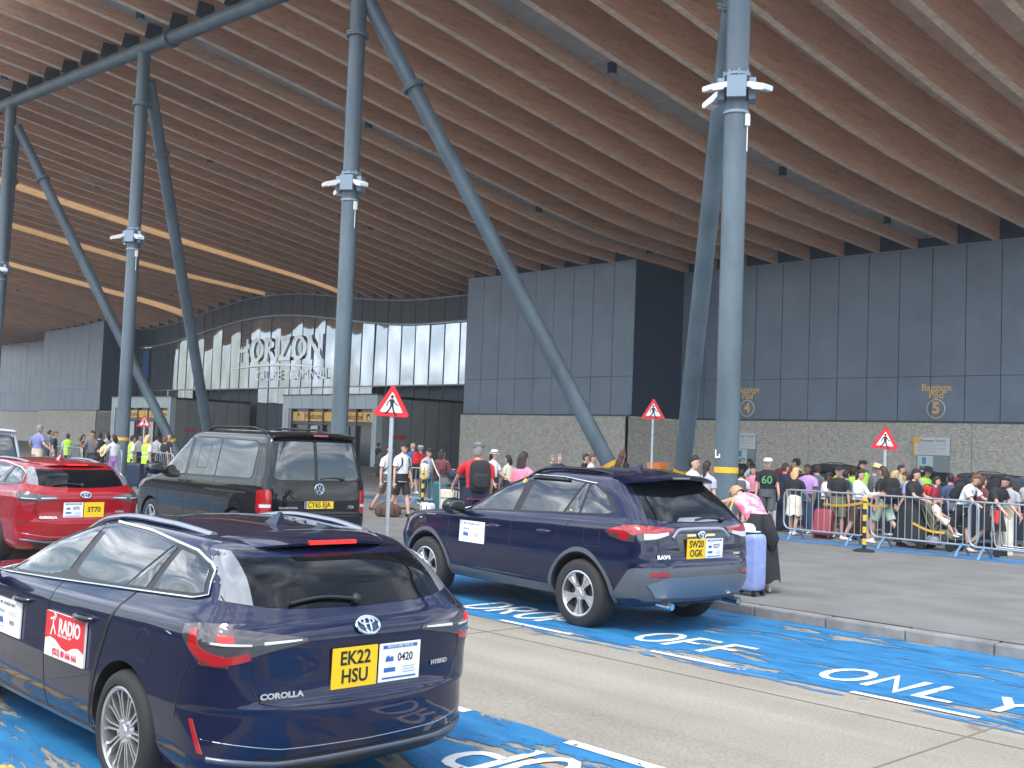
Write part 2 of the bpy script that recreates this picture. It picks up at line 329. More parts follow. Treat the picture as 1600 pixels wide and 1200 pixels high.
roof = thing('canopy_roof', 'huge timber-beamed canopy roof rising in a wave over the forecourt', 'roof', (0, 30, 0))
RX0, RX1, RY0, RY1 = -9, -170, 14.6, 54.4
sf = MB(); xs = [RX0-4*i for i in range(int((RX0-RX1)/4)+1)]; yy = [RY0-1.2]+[RY0+ (60-RY0)*i/26 for i in range(27)]
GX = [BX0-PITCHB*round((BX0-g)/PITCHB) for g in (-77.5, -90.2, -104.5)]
segs = []; hi = RX0
for g in GX: segs.append((hi, g+1.15)); hi = g+.16
segs.append((hi, RX1))
for a_, b_ in segs:
    n_ = max(1, int((a_-b_)/4)); X_ = [lerp(a_, b_, i/n_) for i in range(n_+1)]
    sf.grid([[(x, y-30, roofz(x, y)+1.42) for x in X_] for y in yy])
obj('soffit_deck', sf, SOF, roof)
tp = MB()
for a_, b_ in segs:
    n_ = max(1, int((a_-b_)/4)); X_ = [lerp(a_, b_, i/n_) for i in range(n_+1)]
    tp.grid([[(x, y-30, roofz(x, y)+1.55) for x in X_] for y in yy])
e0 = [(x, yy[0]-30, roofz(x, yy[0])+1.42) for x in xs]; e1 = [(x, yy[0]-30, roofz(x, yy[0])+1.55) for x in xs]
tp.grid([e0, e1]); obj('roof_deck', tp, mat('roof_metal', (.30, .32, .33), .4, metal=.4), roof)
nb = 0; gaps = []
i = -22
while True:
    x = BX0-PITCHB*i
    if x < RX1+4: break
    if x < RX0:
        b = MB(); yb = [RY0+(RY1-RY0)*j/22 for j in range(23)]; h = .14
        bot = [roofz(x, y) for y in yb]
        L0 = [(x-h, y-30, z) for y, z in zip(yb, bot)]; L1 = [(x+h, y-30, z) for y, z in zip(yb, bot)]
        T0 = [(x-h, y-30, z+1.40) for y, z in zip(yb, bot)]; T1 = [(x+h, y-30, z+1.40) for y, z in zip(yb, bot)]
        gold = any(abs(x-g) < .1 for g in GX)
        b.grid([T0, L0], 0); b.grid([L1, T1], 0); b.grid([L0, L1], 1); b.add([L0[0], L1[0], T1[0], T0[0]], [(0,1,2,3)]); b.add([L0[-1], L1[-1], T1[-1], T0[-1]], [(3,2,1,0)])
        o = obj('roof_beam', b, [WOOD_SUN_TONE if gold else WOOD, EDGE], roof, smooth=30); nb += 1
        if gold: o['label'] = 'timber beam coloured golden as if sunlit'
    i += 1
# lower grey soffit bays with downlights, one per column bay
k = -1
for g in range(-1, 11):
    xc = -26.6-14.7*g+0
    if xc < RX1+6: break
    s = MB(); yb = [RY0+(RY1-RY0)*j/22 for j in range(23)]
    s.grid([[(x, y-30, roofz(x, y)+.5) for x in (xc-.905, xc+.905)] for y in yb])
    s.grid([[(x, y-30, roofz(x, y)+.58) for x in (xc-.905, xc+.905)] for y in yb]); s.grid([[(xc-.9, RY0-30, roofz(xc, RY0)+z) for z in (.5, .58)], [(xc+.9, RY0-30, roofz(xc, RY0)+z) for z in (.5, .58)]])
    for y in yb[2::2]: s.box((xc-.9, y-30-.012, roofz(xc, y)+.485), (xc+.9, y-30+.012, roofz(xc, y)+.503), mi=1)
    so = obj('soffit_bay', s, [SOFG, SOF], roof, smooth=30)
    for y in (18.5, 29.5, 40.5, 49.5):
        d = MB(); z = roofz(xc, y)+.5; d.cyl((xc, y-30, z), (xc, y-30, z-.38), .17, n=14); d.cyl((xc, y-30, z-.375), (xc, y-30, z-.40), .13, n=14, mi=1)
        obj('downlight', d, [NAVY, mat('lamp_lens_dim', (.3,.32,.34), .3) if 'lamp_lens_dim' not in MATS else MATS['lamp_lens_dim']], roof)
# ---------------------------------------------------------------- columns and edge tube
def flange(mb, p, d, r):
    p = Vector(p); d = Vector(d).normalized()
    mb.tube([p-d*.06, p-d*.005], r+.10, 20); mb.tube([p+d*.01, p+d*.065], r+.10, 20)
    q = d.orthogonal().normalized(); w = d.cross(q)
    for i in range(14):
        a = 2*pi*i/14; c = p+(q*cos(a)+w*sin(a))*(r+.06); mb.tube([c-d*.10, c+d*.10], .02, 6)
R0 = .25; YC = 19.5
colx = [-14.0, -28.1, -42.95, -57.8, -72.3, -87]
def tubez(x): return roofz(x, YC)-.34
et = thing('edge_tube', 'long grey steel tube carrying the canopy beams across the column tops', 'beam', (-42.95, YC, 0))
m = MB(); m.tube([(x+42.95, 0, tubez(x)) for x in [20-3*i for i in range(45)]], .28, 24); obj('tube', m, STEEL, et)
for x in (-20.6, -40.6, -60):
    f = MB(); flange(f, (x+42.95, 0, tubez(x)), Vector((-1, 0, (tubez(x-1)-tubez(x)))), .28); obj('flange', f, STEELD, et)
sh = MB(); i = -22
while BX0-PITCHB*i > -112:
    x = BX0-PITCHB*i; i += 1
    if x > 19: continue
    z = tubez(x); sh = MB(); sh.prism([(-.42, .0), (.42, 0), (.30, .62), (-.30, .62)], .03, frame((x+42.95+.175, .02, z+.2), (0, 1, 0), (0, 0, 1)))
    sh.box((x+42.95-.14, -.02, z+.22), (x+42.95+.14, .04, z+.345))
    obj('beam_shoe', sh, MATS.get('dark_bracket_steel') or mat('dark_bracket_steel', (.03, .045, .06), .5), et)
def lampbox(parent, z, side=1):
    g = MB()
    for a in (35, 125, 215, 305):
        Mz = Matrix.Rotation(radians(a), 4, 'Z')@Matrix.Translation((.30, 0, z)); g.box((-.04, -.20, -.23), (.10, .20, .23), Mz)
    g.tube([(0, 0, z+.30), (0, 0, z+.36)], R0+.03, 20); g.tube([(0, 0, z-.52), (0, 0, z-.46)], R0+.03, 20)
    for a in range(0, 360, 45):
        ca, sa = cos(radians(a)), sin(radians(a))
        g.tube([(ca*(R0+.02), sa*(R0+.02), z+.28), (ca*(R0+.02), sa*(R0+.02), z+.41)], .025, 6)
    obj('lamp_bracket', g, mat('bracket_paint', (.22, .30, .38), .4) if 'bracket_paint' not in MATS else MATS['bracket_paint'], parent)
    white = MATS.get('white_lamp_housing') or mat('white_lamp_housing', (.78, .80, .80), .35)
    lens = MATS.get('lamp_lens') or mat('lamp_lens', (.5, .53, .52), .15)
    for a, tilt in ((-8, -14), (172, -16), (262, -14)):
        Mz = Matrix.Rotation(radians(a), 4, 'Z')@Matrix.Translation((.38, 0, z+.04))@Matrix.Rotation(radians(-tilt), 4, 'Y')
        h = MB(); prof = [(0, -.05), (.14, -.06), (.20, -.10), (.50, -.11), (.54, -.09), (.54, -.01), (.50, .02), (.20, .05), (.06, .06), (0, .05)]
        h.prism([(x, zz) for x, zz in prof], .26, Mz@frame((0, .13, 0), (1, 0, 0), (0, 0, 1)))
        ho = obj('floodlight', h, white, parent)
        q = MB(); q.box((.22, -.10, -.125), (.52, .10, -.085), Mz@Matrix.Rotation(radians(-4), 4, 'Y')); obj('lens', q, lens, ho)
clabels = ['nearest grey steel column in front of the baggage pods, yellow band and white lamps', 'grey steel column behind the black van carrying white floodlights',
           'grey steel column rising behind the red estate car, yellow band at head height', 'grey steel column at the extreme left edge of the picture']
for ci, x in enumerate(colx[:4]):
    t = thing('steel_column', clabels[ci], 'column', (x, YC, PZ(YC)), 0, 'vertical columns holding the canopy')
    m = MB(); zt = tubez(x)-.2; m.tube([(0, 0, 0), (0, 0, zt)], R0, 28); m.tube([(0, 0, -.02), (0, 0, .05)], R0+.14, 28); obj('pole', m, STEEL, t)
    f = MB(); flange(f, (0, 0, zt-2.1), (0, 0, 1), R0); obj('flange', f, STEELD, t)
    b = MB(); b.tube([(0, 0, 1.43), (0, 0, 1.55)], R0+.006, 28, caps=False); obj('yellow_band', b, YEL, t)
    lampbox(t, 9.55)
    if ci < 3:
        c = MB(); c.box((.27, -.05, 8.75), (.33, .05, 9.0)); c.cyl((.30, 0, 8.75), (.30, 0, 8.2), .012, n=6); obj('sensor', c, MATS['white_lamp_housing'], t)
    if ci == 0:
        c = MB(); stroke(c, [(-.06, .16), (-.055, 0), (.05, .01), (.045, .07)], .035, lambda p: (p.x*.9-.04, -R0-.004, 1.75+p.y)); obj('white_mark', c, MATS['white_lamp_housing'], t)
brl = ['leaning grey steel brace from the column behind the black van down towards the blue SUV', 'leaning grey steel brace just behind the nearest column',
       'leaning grey steel brace ending above the black van roof, left of its pair', 'leaning grey steel brace ending above the black van roof, right of its pair', 'leaning grey steel brace at the extreme left edge above the white car', 'thin leaning brace at the left edge beside the other one']
for bi, (xt, xb, yb) in enumerate(((-28.1, -21.9, 25.9), (-14.0, -20.25, 25.9), (-57.8, -50.9, 26.4), (-42.95, -48.6, 26.7), (-57.8, -70.3, 23.6), (-87, -71.8, 23.8))):
    t = thing('steel_brace', brl[bi], 'brace', (xb, yb, 0), 0, 'leaning braces of the canopy')
    top = Vector((xt-xb+(.1 if xt < xb else -.1), YC+.3-yb, tubez(xt)-1.2)); d = top.normalized()
    m = MB(); m.tube([(0, 0, 0), top], R0-.01, 26); m.cyl((0, 0, 0), (0, 0, .06), .45, n=24); obj('pole', m, STEEL, t)
    f = MB(); flange(f, top-d*3.0, d, R0); obj('flange', f, STEELD, t)
    b = MB(); b.tube([d*1.50, d*1.64], R0, 26, caps=False); obj('yellow_band', b, YEL, t)
# ================================================================ TERMINAL BUILDING
CLAD = mat('cladding_panel', (.165, .225, .30), .42, noise=.10, scale=.5, bump=.06, bscale=1.5, bdist=.02)
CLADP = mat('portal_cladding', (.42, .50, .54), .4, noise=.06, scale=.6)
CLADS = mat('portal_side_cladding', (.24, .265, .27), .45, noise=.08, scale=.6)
TRIM = mat('trim_dark_metal', (.045, .06, .08), .4)
ALU = mat('aluminium_trim', (.22, .27, .32), .35, metal=.4)
def stone_mat():
    m, nt, b, l = shader_mat('split_stone_wall'); t = N('ShaderNodeTexCoord', nt)
    wn_ = N('ShaderNodeTexNoise', nt); wn_.inputs['Scale'].default_value = 1.6; wn_.inputs['Detail'].default_value = 4; l(t.outputs['Object'], wn_.inputs[0])
    ad = N('ShaderNodeMix', nt, data_type='RGBA', blend_type='LINEAR_LIGHT'); ad.inputs[0].default_value = .10; l(t.outputs['Object'], ad.inputs[6]); l(wn_.outputs[1], ad.inputs[7])
    mp = N('ShaderNodeMapping', nt); mp.inputs['Scale'].default_value = (1.15, .5, 3.6); l(ad.outputs[2], mp.inputs[0])
    v = N('ShaderNodeTexVoronoi', nt, feature='DISTANCE_TO_EDGE'); v.inputs['Scale'].default_value = 2.3; l(mp.outputs[0], v.inputs['Vector'])
    v2 = N('ShaderNodeTexVoronoi', nt); v2.inputs['Scale'].default_value = 2.3; l(mp.outputs[0], v2.inputs['Vector'])
    r = N('ShaderNodeValToRGB', nt); r.color_ramp.elements[0].position = 0; r.color_ramp.elements[1].position = .07; r.color_ramp.elements[0].color = (.42, .40, .36, 1); r.color_ramp.elements[1].color = (1, 1, 1, 1); l(v.outputs[0], r.inputs[0])
    f = N('ShaderNodeTexNoise', nt); f.inputs['Scale'].default_value = 5; f.inputs['Detail'].default_value = 8; l(t.outputs['Object'], f.inputs[0])
    rf = N('ShaderNodeValToRGB', nt); rf.color_ramp.elements[0].position = .3; rf.color_ramp.elements[0].color = (.58, .55, .48, 1); rf.color_ramp.elements[1].position = .75; rf.color_ramp.elements[1].color = (.78, .76, .69, 1); l(f.outputs[0], rf.inputs[0])
    hs = N('ShaderNodeMix', nt, data_type='RGBA', blend_type='MULTIPLY'); hs.inputs[0].default_value = .12; l(rf.outputs[0], hs.inputs[6]); l(v2.outputs[1], hs.inputs[7])
    mm = N('ShaderNodeMix', nt, data_type='RGBA', blend_type='MULTIPLY'); mm.inputs[0].default_value = .55; l(hs.outputs[2], mm.inputs[6]); l(r.outputs[0], mm.inputs[7]); l(mm.outputs[2], b.inputs['Base Color'])
    bp = N('ShaderNodeBump', nt); bp.inputs['Strength'].default_value = .9; bp.inputs['Distance'].default_value = .03
    ah = N('ShaderNodeMath', nt, operation='ADD'); sm = N('ShaderNodeMath', nt, operation='MULTIPLY'); sm.inputs[1].default_value = 1.5
    l(r.outputs[0], ah.inputs[0]); l(f.outputs[0], sm.inputs[0]); l(sm.outputs[0], ah.inputs[1]); l(ah.outputs[0], bp.inputs['Height']); l(bp.outputs[0], b.inputs['Normal'])
    b.inputs['Roughness'].default_value = .9; return m
STONE = stone_mat()
ZS, ZSEAM, YN, YF, YG = 3.75, 6.12, 50.0, 54.5, 54.0
bld = thing('terminal_building', 'long dark grey cladding terminal with pale stone base and tall reflecting glass front', 'building', (-80, 54, 0))
def B(x, y, z): return (x+80, y-54, z)
def topz(x, y): return roofz(x, y)-.03
def panel_wall(x0, x1, y, nx, name='wall_block', thick=.9):
    # dark backing, panels 3 cm proud with open joints, stone base, trims.  x0 < x1
    sgn = 1
    bk = MB()
    n = 24; xs_ = [lerp(x0, x1, i/n) for i in range(n+1)]
    bk.grid([[B(x, y, 0) for x in xs_], [B(x, y, roofz(x, y)+1.4) for x in xs_]])
    obj('backing_wall', bk, NAVY, bld)
    pn = MB(); w = (x1-x0)/nx
    for i in range(nx):
        a, c = x0+w*i+.02, x0+w*(i+1)-.02
        for z0, z1f in ((ZS+.12, lambda x: ZSEAM-.015), (ZSEAM+.015, lambda x: topz(x, y)-.06)):
            dz = random.uniform(-.004, .004); yy0, yy1 = y-.075+dz, y-.01; tw_ = random.uniform(-.005, .005) if i < nx-1 else 0; tv_ = random.uniform(-.006, .006) if i < nx-1 else 0
            vs = [B(a, yy0+tw_, z0), B(c, yy0-tw_, z0), B(c, yy0-tw_+tv_, z1f(c)), B(a, yy0+tw_+tv_, z1f(a)), B(a, yy1, z0), B(c, yy1, z0), B(c, yy1, z1f(c)), B(a, yy1, z1f(a))]
            pn.add(vs, [(0,1,2,3), (1,5,6,2), (4,0,3,7), (3,2,6,7), (0,4,5,1)])
    obj('cladding', pn, CLAD, bld)
    sn = MB(); m = max(1, round((x1-x0)/4.4)); ws = (x1-x0)/m
    for i in range(m): sn.box(B(x0+ws*i+.012, y-.30, -.2), B(x0+ws*(i+1)-.012, y-.02, ZS))
    obj('stone_base', sn, STONE, bld)
    tr = MB(); tr.box(B(x0-.02, y-.33, ZS+.003), B(x1+.02, y-.02, ZS+.10)); obj('base_trim', tr, TRIM, bld)
    t2 = MB()
    a = [B(x, y-.10, topz(x, y)-.055) for x in xs_]; t2.grid([a, [B(x, y-.10, topz(x, y)+.03) for x in xs_]]); t2.grid([[B(x, y-.10, topz(x, y)+.03) for x in xs_], [B(x, y+.0, topz(x, y)+.03) for x in xs_]])
    obj('top_trim', t2, ALU, bld)
panel_wall(-57.5, -42.6, YN, 9)
panel_wall(-42.6, 21, YF, 36)
panel_wall(-132.2, -116, YN, 9)
panel_wall(-190, -132.2, YF, 33)
def side_wall(x, y0, y1, m, z0, z1, name='side_wall', d=1, material=None):
    w = MB(); w.box(B(x-.06, y0, z0), B(x+.0, y1, z1))
    obj(name, w, material or CLAD, bld)
for x, s_ in ((-42.6, 1), (-116, 1)):
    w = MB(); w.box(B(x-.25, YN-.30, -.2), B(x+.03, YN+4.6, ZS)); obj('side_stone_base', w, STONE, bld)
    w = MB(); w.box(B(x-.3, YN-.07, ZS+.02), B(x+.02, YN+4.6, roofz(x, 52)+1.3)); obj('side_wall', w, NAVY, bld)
for x in (-57.5, -132.2):
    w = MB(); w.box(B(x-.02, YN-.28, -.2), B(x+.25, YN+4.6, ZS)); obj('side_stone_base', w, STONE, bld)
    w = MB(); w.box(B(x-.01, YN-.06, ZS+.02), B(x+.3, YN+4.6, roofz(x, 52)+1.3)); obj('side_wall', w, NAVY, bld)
# glass front : separate panes that sit at slightly different angles, so reflections break
GLASS = mat('facade_glass', (.37, .42, .49), .025, metal=.85)
gx0, gx1, npn = -115.7, -57.6, 33; pw = (gx1-gx0)/npn
def fasz(x): return roofz(x, YG)-2.0
for i in range(npn):
    a, c = gx0+pw*i+.025, gx0+pw*(i+1)-.025
    for j, (z0, z1a, z1c) in enumerate(((.1, 6.08, 6.08), (6.2, fasz(a)-.05, fasz(c)-.05))):
        if j == 0 and (-104.2 < a < -91.9 or -73.9 < a < -61.9): continue
        tx, tz = random.gauss(0, .012), random.gauss(0, .006)
        P = MB(); rows = []
        for q in range(7):
            v = q/6; row = []
            for p in range(4):
                u_ = p/3; x = lerp(a, c, u_); zt = lerp(z1a, z1c, u_); z = lerp(z0, zt, v)
                bow = .030*sin(pi*u_)*(1 if i % 2 else -.6)*sin(pi*v*1.3)
                row.append(B(x, YG+tx*(x-a)+tz*(z-z0)*.6+bow, z))
            rows.append(row)
        P.grid(rows); obj('window_pane', P, GLASS, bld, smooth=60)
for i in range(npn+1):
    x = gx0+pw*i; mu = MB(); mu.box(B(x-.04, YG-.035, 0), B(x+.04, YG+.05, fasz(x))); obj('mullion', mu, TRIM, bld)
tr = MB(); tr.box(B(gx0, YG-.10, 6.09), B(gx1, YG+.02, 6.19)); obj('transom', tr, ALU, bld)
fs = MB(); n = 60; xs_ = [lerp(gx0, gx1, i/n) for i in range(n+1)]
fs.grid([[B(x, YG-.12, fasz(x)+.12) for x in xs_], [B(x, YG-.12, roofz(x, YG)+.1) for x in xs_]]); obj('clerestory_band', fs, mat('dark_glass', (.012, .022, .040), .45), bld)
for z0_, z1_, mm_ in ((-.02, .12, ALU), (1.92, 2.0, ALU)):
    f2 = MB(); f2.grid([[B(x, YG-.17, fasz(x)+z0_) for x in xs_], [B(x, YG-.17, fasz(x)+z1_) for x in xs_]]); f2.grid([[B(x, YG-.17, fasz(x)+z0_) for x in xs_], [B(x, YG-.02, fasz(x)+z0_) for x in xs_]]); obj('curved_trim', f2, mm_, bld)
for i in range(npn+1):
    x = gx0+pw*i; f3 = MB(); f3.box(B(x-.02, YG-.16, fasz(x)+.1), B(x+.02, YG-.11, roofz(x, YG))); obj('mullion', f3, TRIM, bld)
bk = MB(); bk.grid([[B(x, YG+1.2, -.1) for x in xs_], [B(x, YG+1.2, roofz(x, YG)+1.4) for x in xs_]]); bk.grid([[B(x, YG-.11, roofz(x, YG)-.02) for x in xs_], [B(x, YG-.11, roofz(x, YG)+1.4) for x in xs_]]); obj('inner_wall', bk, NAVY, bld)
bb = MB(); bb.box(B(-114.6, YG-.22, 4.2), B(-113.2, YG-.16, 10.4)); obj('blue_banner', bb, mat('blue_banner', (.02, .11, .32), .5), bld)
# pale lettering on the glass
LTR = mat('etched_lettering', (.50, .53, .57), .22, metal=.9)
text('lettering', 'HORIZON', frame(B(-87.8, YG-.20, 9.55), (1, 0, 0), (0, 0, 1)), LTR, bld, size=3.1, sx=.98, bold=.03, depth=.003)
text('lettering', 'CRUISE TERMINAL', frame(B(-85.6, YG-.20, 7.25), (1, 0, 0), (0, 0, 1)), LTR, bld, size=1.25, sx=1.15, bold=.0, depth=.003)
sw = MB(); pts = [(lerp(-96.5, -79.5, i/16), 7.95+.42*sin(pi*i/16)-.25*(i/16)) for i in range(17)]
vs = [B(x, YG-.20, z-.10*sin(pi*i/16)) for i, (x, z) in enumerate(pts)]+[B(x, YG-.20, z+.10*sin(pi*i/16)) for i, (x, z) in enumerate(pts)]
sw.add(vs, [(i, i+1, i+18, i+17) for i in range(16)]); obj('swoosh', sw, LTR, bld)
# entrance portals
ORG = mat('welcome_panel_orange', (.90, .50, .08), .4, noise=.05, scale=3)
DK = mat('dark_glass_door', (.025, .035, .045), .08)
BLKT = mat('sign_text_brown', (.16, .09, .02), .5)
WHP = mat('white_panel', (.72, .76, .78), .4)
SKIN0 = mat('sign_black', (.012, .012, .014), .5)
def portal(name, x0, x1, label, words):
    p = thing(name, label, 'entrance', ((x0+x1)/2, 46, 0), 0, 'entrance portals'); w = (x1-x0)/2; Z = 4.9; d = 8
    ox0, ox1 = -w+.95, w-.62
    f = MB(); f.box((-w, -.0, 0), (ox0-.12, .5, Z)); f.box((ox1+.12, 0, 0), (w, .5, Z)); f.box((ox0-.12, 0, 3.95), (ox1+.12, .5, Z)); f.box((ox0-.12, .12, 0), (ox0, .5, 3.95)); f.box((ox1, .12, 0), (ox1+.12, .5, 3.95))
    obj('portal_frame', f, CLADP, p)
    j = MB()
    n = 9
    for i in range(1, n): x = lerp(-w, w, i/n); j.box((x-.012, -.004, 3.97), (x+.012, .01, Z-.01))
    for x in (-w+.45, w-.3): j.box((x-.012, -.004, 0), (x+.012, .01, 3.97))
    j.box((-w-.05, -.05, Z), (w+.05, .55, Z+.10)); obj('joint_lines', j, TRIM, p)
    s = MB()
    for x in (-w, w-.3): s.box((x, .5, 0), (x+.3, d-.1, Z))
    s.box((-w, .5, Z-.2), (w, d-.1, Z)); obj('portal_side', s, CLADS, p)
    jj = MB()
    for q in range(1, 6): y = .5+q*1.25; jj.box((w-.01, y-.015, 0), (w+.012, y+.015, Z-.02))
    obj('side_joints', jj, TRIM, p)
    bkk = MB(); bkk.box((ox0, .42, 0), (ox1, .5, 3.95)); obj('door_glass', bkk, DK, p)
    N_ = len(words); ow = ox1-ox0; x = ox0
    for k, (frac, word) in enumerate(words):
        a, c = x+.05, x+ow*frac-.05; x += ow*frac
        o_ = MB(); o_.box((a, .30, 3.05), (c, .36, 3.72)); oo = obj('welcome_panel', o_, ORG, p)
        if word == 'P':   # small penguin-like round pictogram
            g = MB(); g.prism([(.20*cos(a_)*1, .26*sin(a_)) for a_ in [2*pi*q/16 for q in range(16)]], .01, frame(((a+c)/2, .297, 3.38), (1, 0, 0), (0, 0, 1)))
            obj('pictogram', g, SKIN0, oo); g = MB(); g.prism([(.11*cos(a_), .16*sin(a_)-.05) for a_ in [2*pi*q/14 for q in range(14)]], .012, frame(((a+c)/2+.04, .292, 3.36), (1, 0, 0), (0, 0, 1))); obj('pictogram', g, WHP, oo)
        elif word:
            text('lettering', word, frame(((a+c)/2, .296, 3.38), (1, 0, 0), (0, 0, 1)), BLKT, oo, size=.62, sx=1.0, bold=.012)
    dd = MB()
    for fr in (0, .22, .40, .60, .80, 1): xx = lerp(ox0, ox1, fr); dd.box((xx-.05, .2, 0), (xx+.05, .41, 3.95))
    dd.box((ox0, .24, 2.78), (ox1, .40, 3.0)); obj('door_frame', dd, TRIM, p)
    for fr in ((.24, .33), (.62, .70)):
        lf = MB(); xa, xb = lerp(ox0, ox1, fr[0]), lerp(ox0, ox1, fr[1]); lf.box((xa, .30, .1), (xb, .36, 2.7)); obj('door_leaf', lf, MATS.get('pale_door') or mat('pale_door', (.55, .60, .62), .3), p)
    sg = MB(); sg.box((w+.0, 1.4, 1.95), (w+.03, 2.6, 2.2)); obj('small_red_notice', sg, MATS.get('red_notice') or mat('red_notice', (.55, .05, .05), .5), p)
    return p
portal('entrance_portal', -73.85, -61.95, 'grey entrance portal with orange Welcome panels behind the black van', [(.16, 'P'), (.24, 'Welcome'), (.24, ''), (.22, 'Welcome'), (.14, 'P')])
portal('entrance_portal', -104.1, -92.1, 'grey entrance portal with orange panels behind the left column', [(.15, 'P'), (.25, 'Welcome'), (.13, ''), (.13, ''), (.34, 'Welcome')])
# baggage pod lettering
GOLD = mat('gold_lettering', (.80, .50, .20), .5)
CREAM = mat('cream_ring', (.80, .72, .58), .5)
def podsign(x, n, label):
    t = thing('pod_sign', label, 'wall sign', (x, YF-.08, 0), 0, 'baggage pod wall signs')
    def F(z, dx=0): return frame((dx, 0, z), (1, 0, 0), (0, 0, 1))
    text('lettering', 'Baggage', F(5.55), GOLD, t, size=.50, bold=.008, depth=.01); text('lettering', 'Pod', F(5.16), GOLD, t, size=.50, bold=.008, depth=.015)
    text('number', str(n), F(4.50), GOLD, t, size=.80, bold=.03, depth=.015)
    r = MB(); r.tube([(.47*cos(2*pi*i/40), -.01, 4.48+.47*sin(2*pi*i/40)) for i in range(40)], .035, 6, closed=True, sq=(1, .6)); obj('ring', r, CREAM, t)
podsign(-26.39, 5, 'gold Baggage Pod 5 lettering with ringed number on dark cladding')
podsign(-37.72, 4, 'gold Baggage Pod 4 lettering with ringed number beside the nearest column')
PAPER = mat('notice_white', (.74, .76, .78), .5)
INK = mat('notice_ink', (.12, .14, .2), .6); INKL = mat('notice_ink_faint', (.42, .45, .5), .6)
def board(x0, x1, word, yellow, label):
    t = thing('notice_board', label, 'notice board', (x0, YF-.36, 0), 0, 'notice boards over the baggage hatches'); w = x1-x0
    h = MB(); h.box((.12, .0, 0), (w-.05, .05, 1.32)); obj('hatch_opening', h, DK, t)
    g = MB(); g.box((.12, -.04, 1.30), (w-.05, .04, 2.13)); obj('hatch_shutter', g, MATS.get('hatch_grey') or mat('hatch_grey', (.26, .31, .34), .4), t)
    b = MB(); b.box((0, -.08, 2.14), (w, -.04, 3.02)); bo = obj('board', b, PAPER, t)
    text('lettering', 'Passenger Notice', frame((w*.52, -.085, 2.86), (1, 0, 0), (0, 0, 1)), INK, bo, size=.19, depth=.003)
    l = MB()
    for i in range(7): z = 2.70-.075*i; l.box((.14, -.088, z), (w*(.62 if i % 3 == 2 else .9), -.082, z+.022))
    obj('small_print', l, INKL, bo)
    if yellow:
        q = MB(); q.box((-.10, -.09, 2.14), (.0, -.05, 3.04)); q.box((0, -.095, 2.74), (.26, -.083, 3.04)); obj('yellow_corner', q, ORG, t)
    c = MB(); c.box((.16, -.07, 1.29), (.16+.80, -.045, 2.10)); co = obj('pinned_sheet', c, MATS.get('sheet_mint') or mat('sheet_mint', (.62, .74, .70), .5), t)
    c = MB(); c.box((.40, -.078, 1.68), (.60, -.072, 2.02)); obj('blue_mark', c, MATS.get('sheet_blue') or mat('sheet_blue', (.05, .30, .60), .5), co)
    text('lettering', word, frame((.56, -.076, 1.46), (1, 0, 0), (0, 0, 1)), INK, co, size=.34, bold=.01, depth=.003)
board(-27.3, -25.48, 'MID', True, 'white Passenger Notice board with MID sheet under the Pod 5 sign')
board(-38.37, -36.86, 'NFT', False, 'white Passenger Notice board with NFT sheet beside the nearest column')
t = tag(obj('wall_poster', MB().box((0, 0, 0), (.6, .04, .75)), ORG, M=Matrix.Translation((-62.05, 53.6, 2.0))), 'small orange poster on the dark glass left of the stone wall', 'poster')
t = thing('wall_cabinet', 'dark metal cabinet against the stone wall left of the small warning sign', 'cabinet', (-45.3, 53.9, 0))
c = MB(); c.box((0, 0, 0), (1.3, .5, 2.28)); obj('cabinet_body', c, NAVY, t); c = MB(); c.box((.03, -.02, .1), (.64, 0, 2.2)); obj('cabinet_door', c, TRIM, t); c = MB(); c.box((.67, -.02, .1), (1.27, 0, 2.2)); obj('cabinet_door', c, TRIM, t)
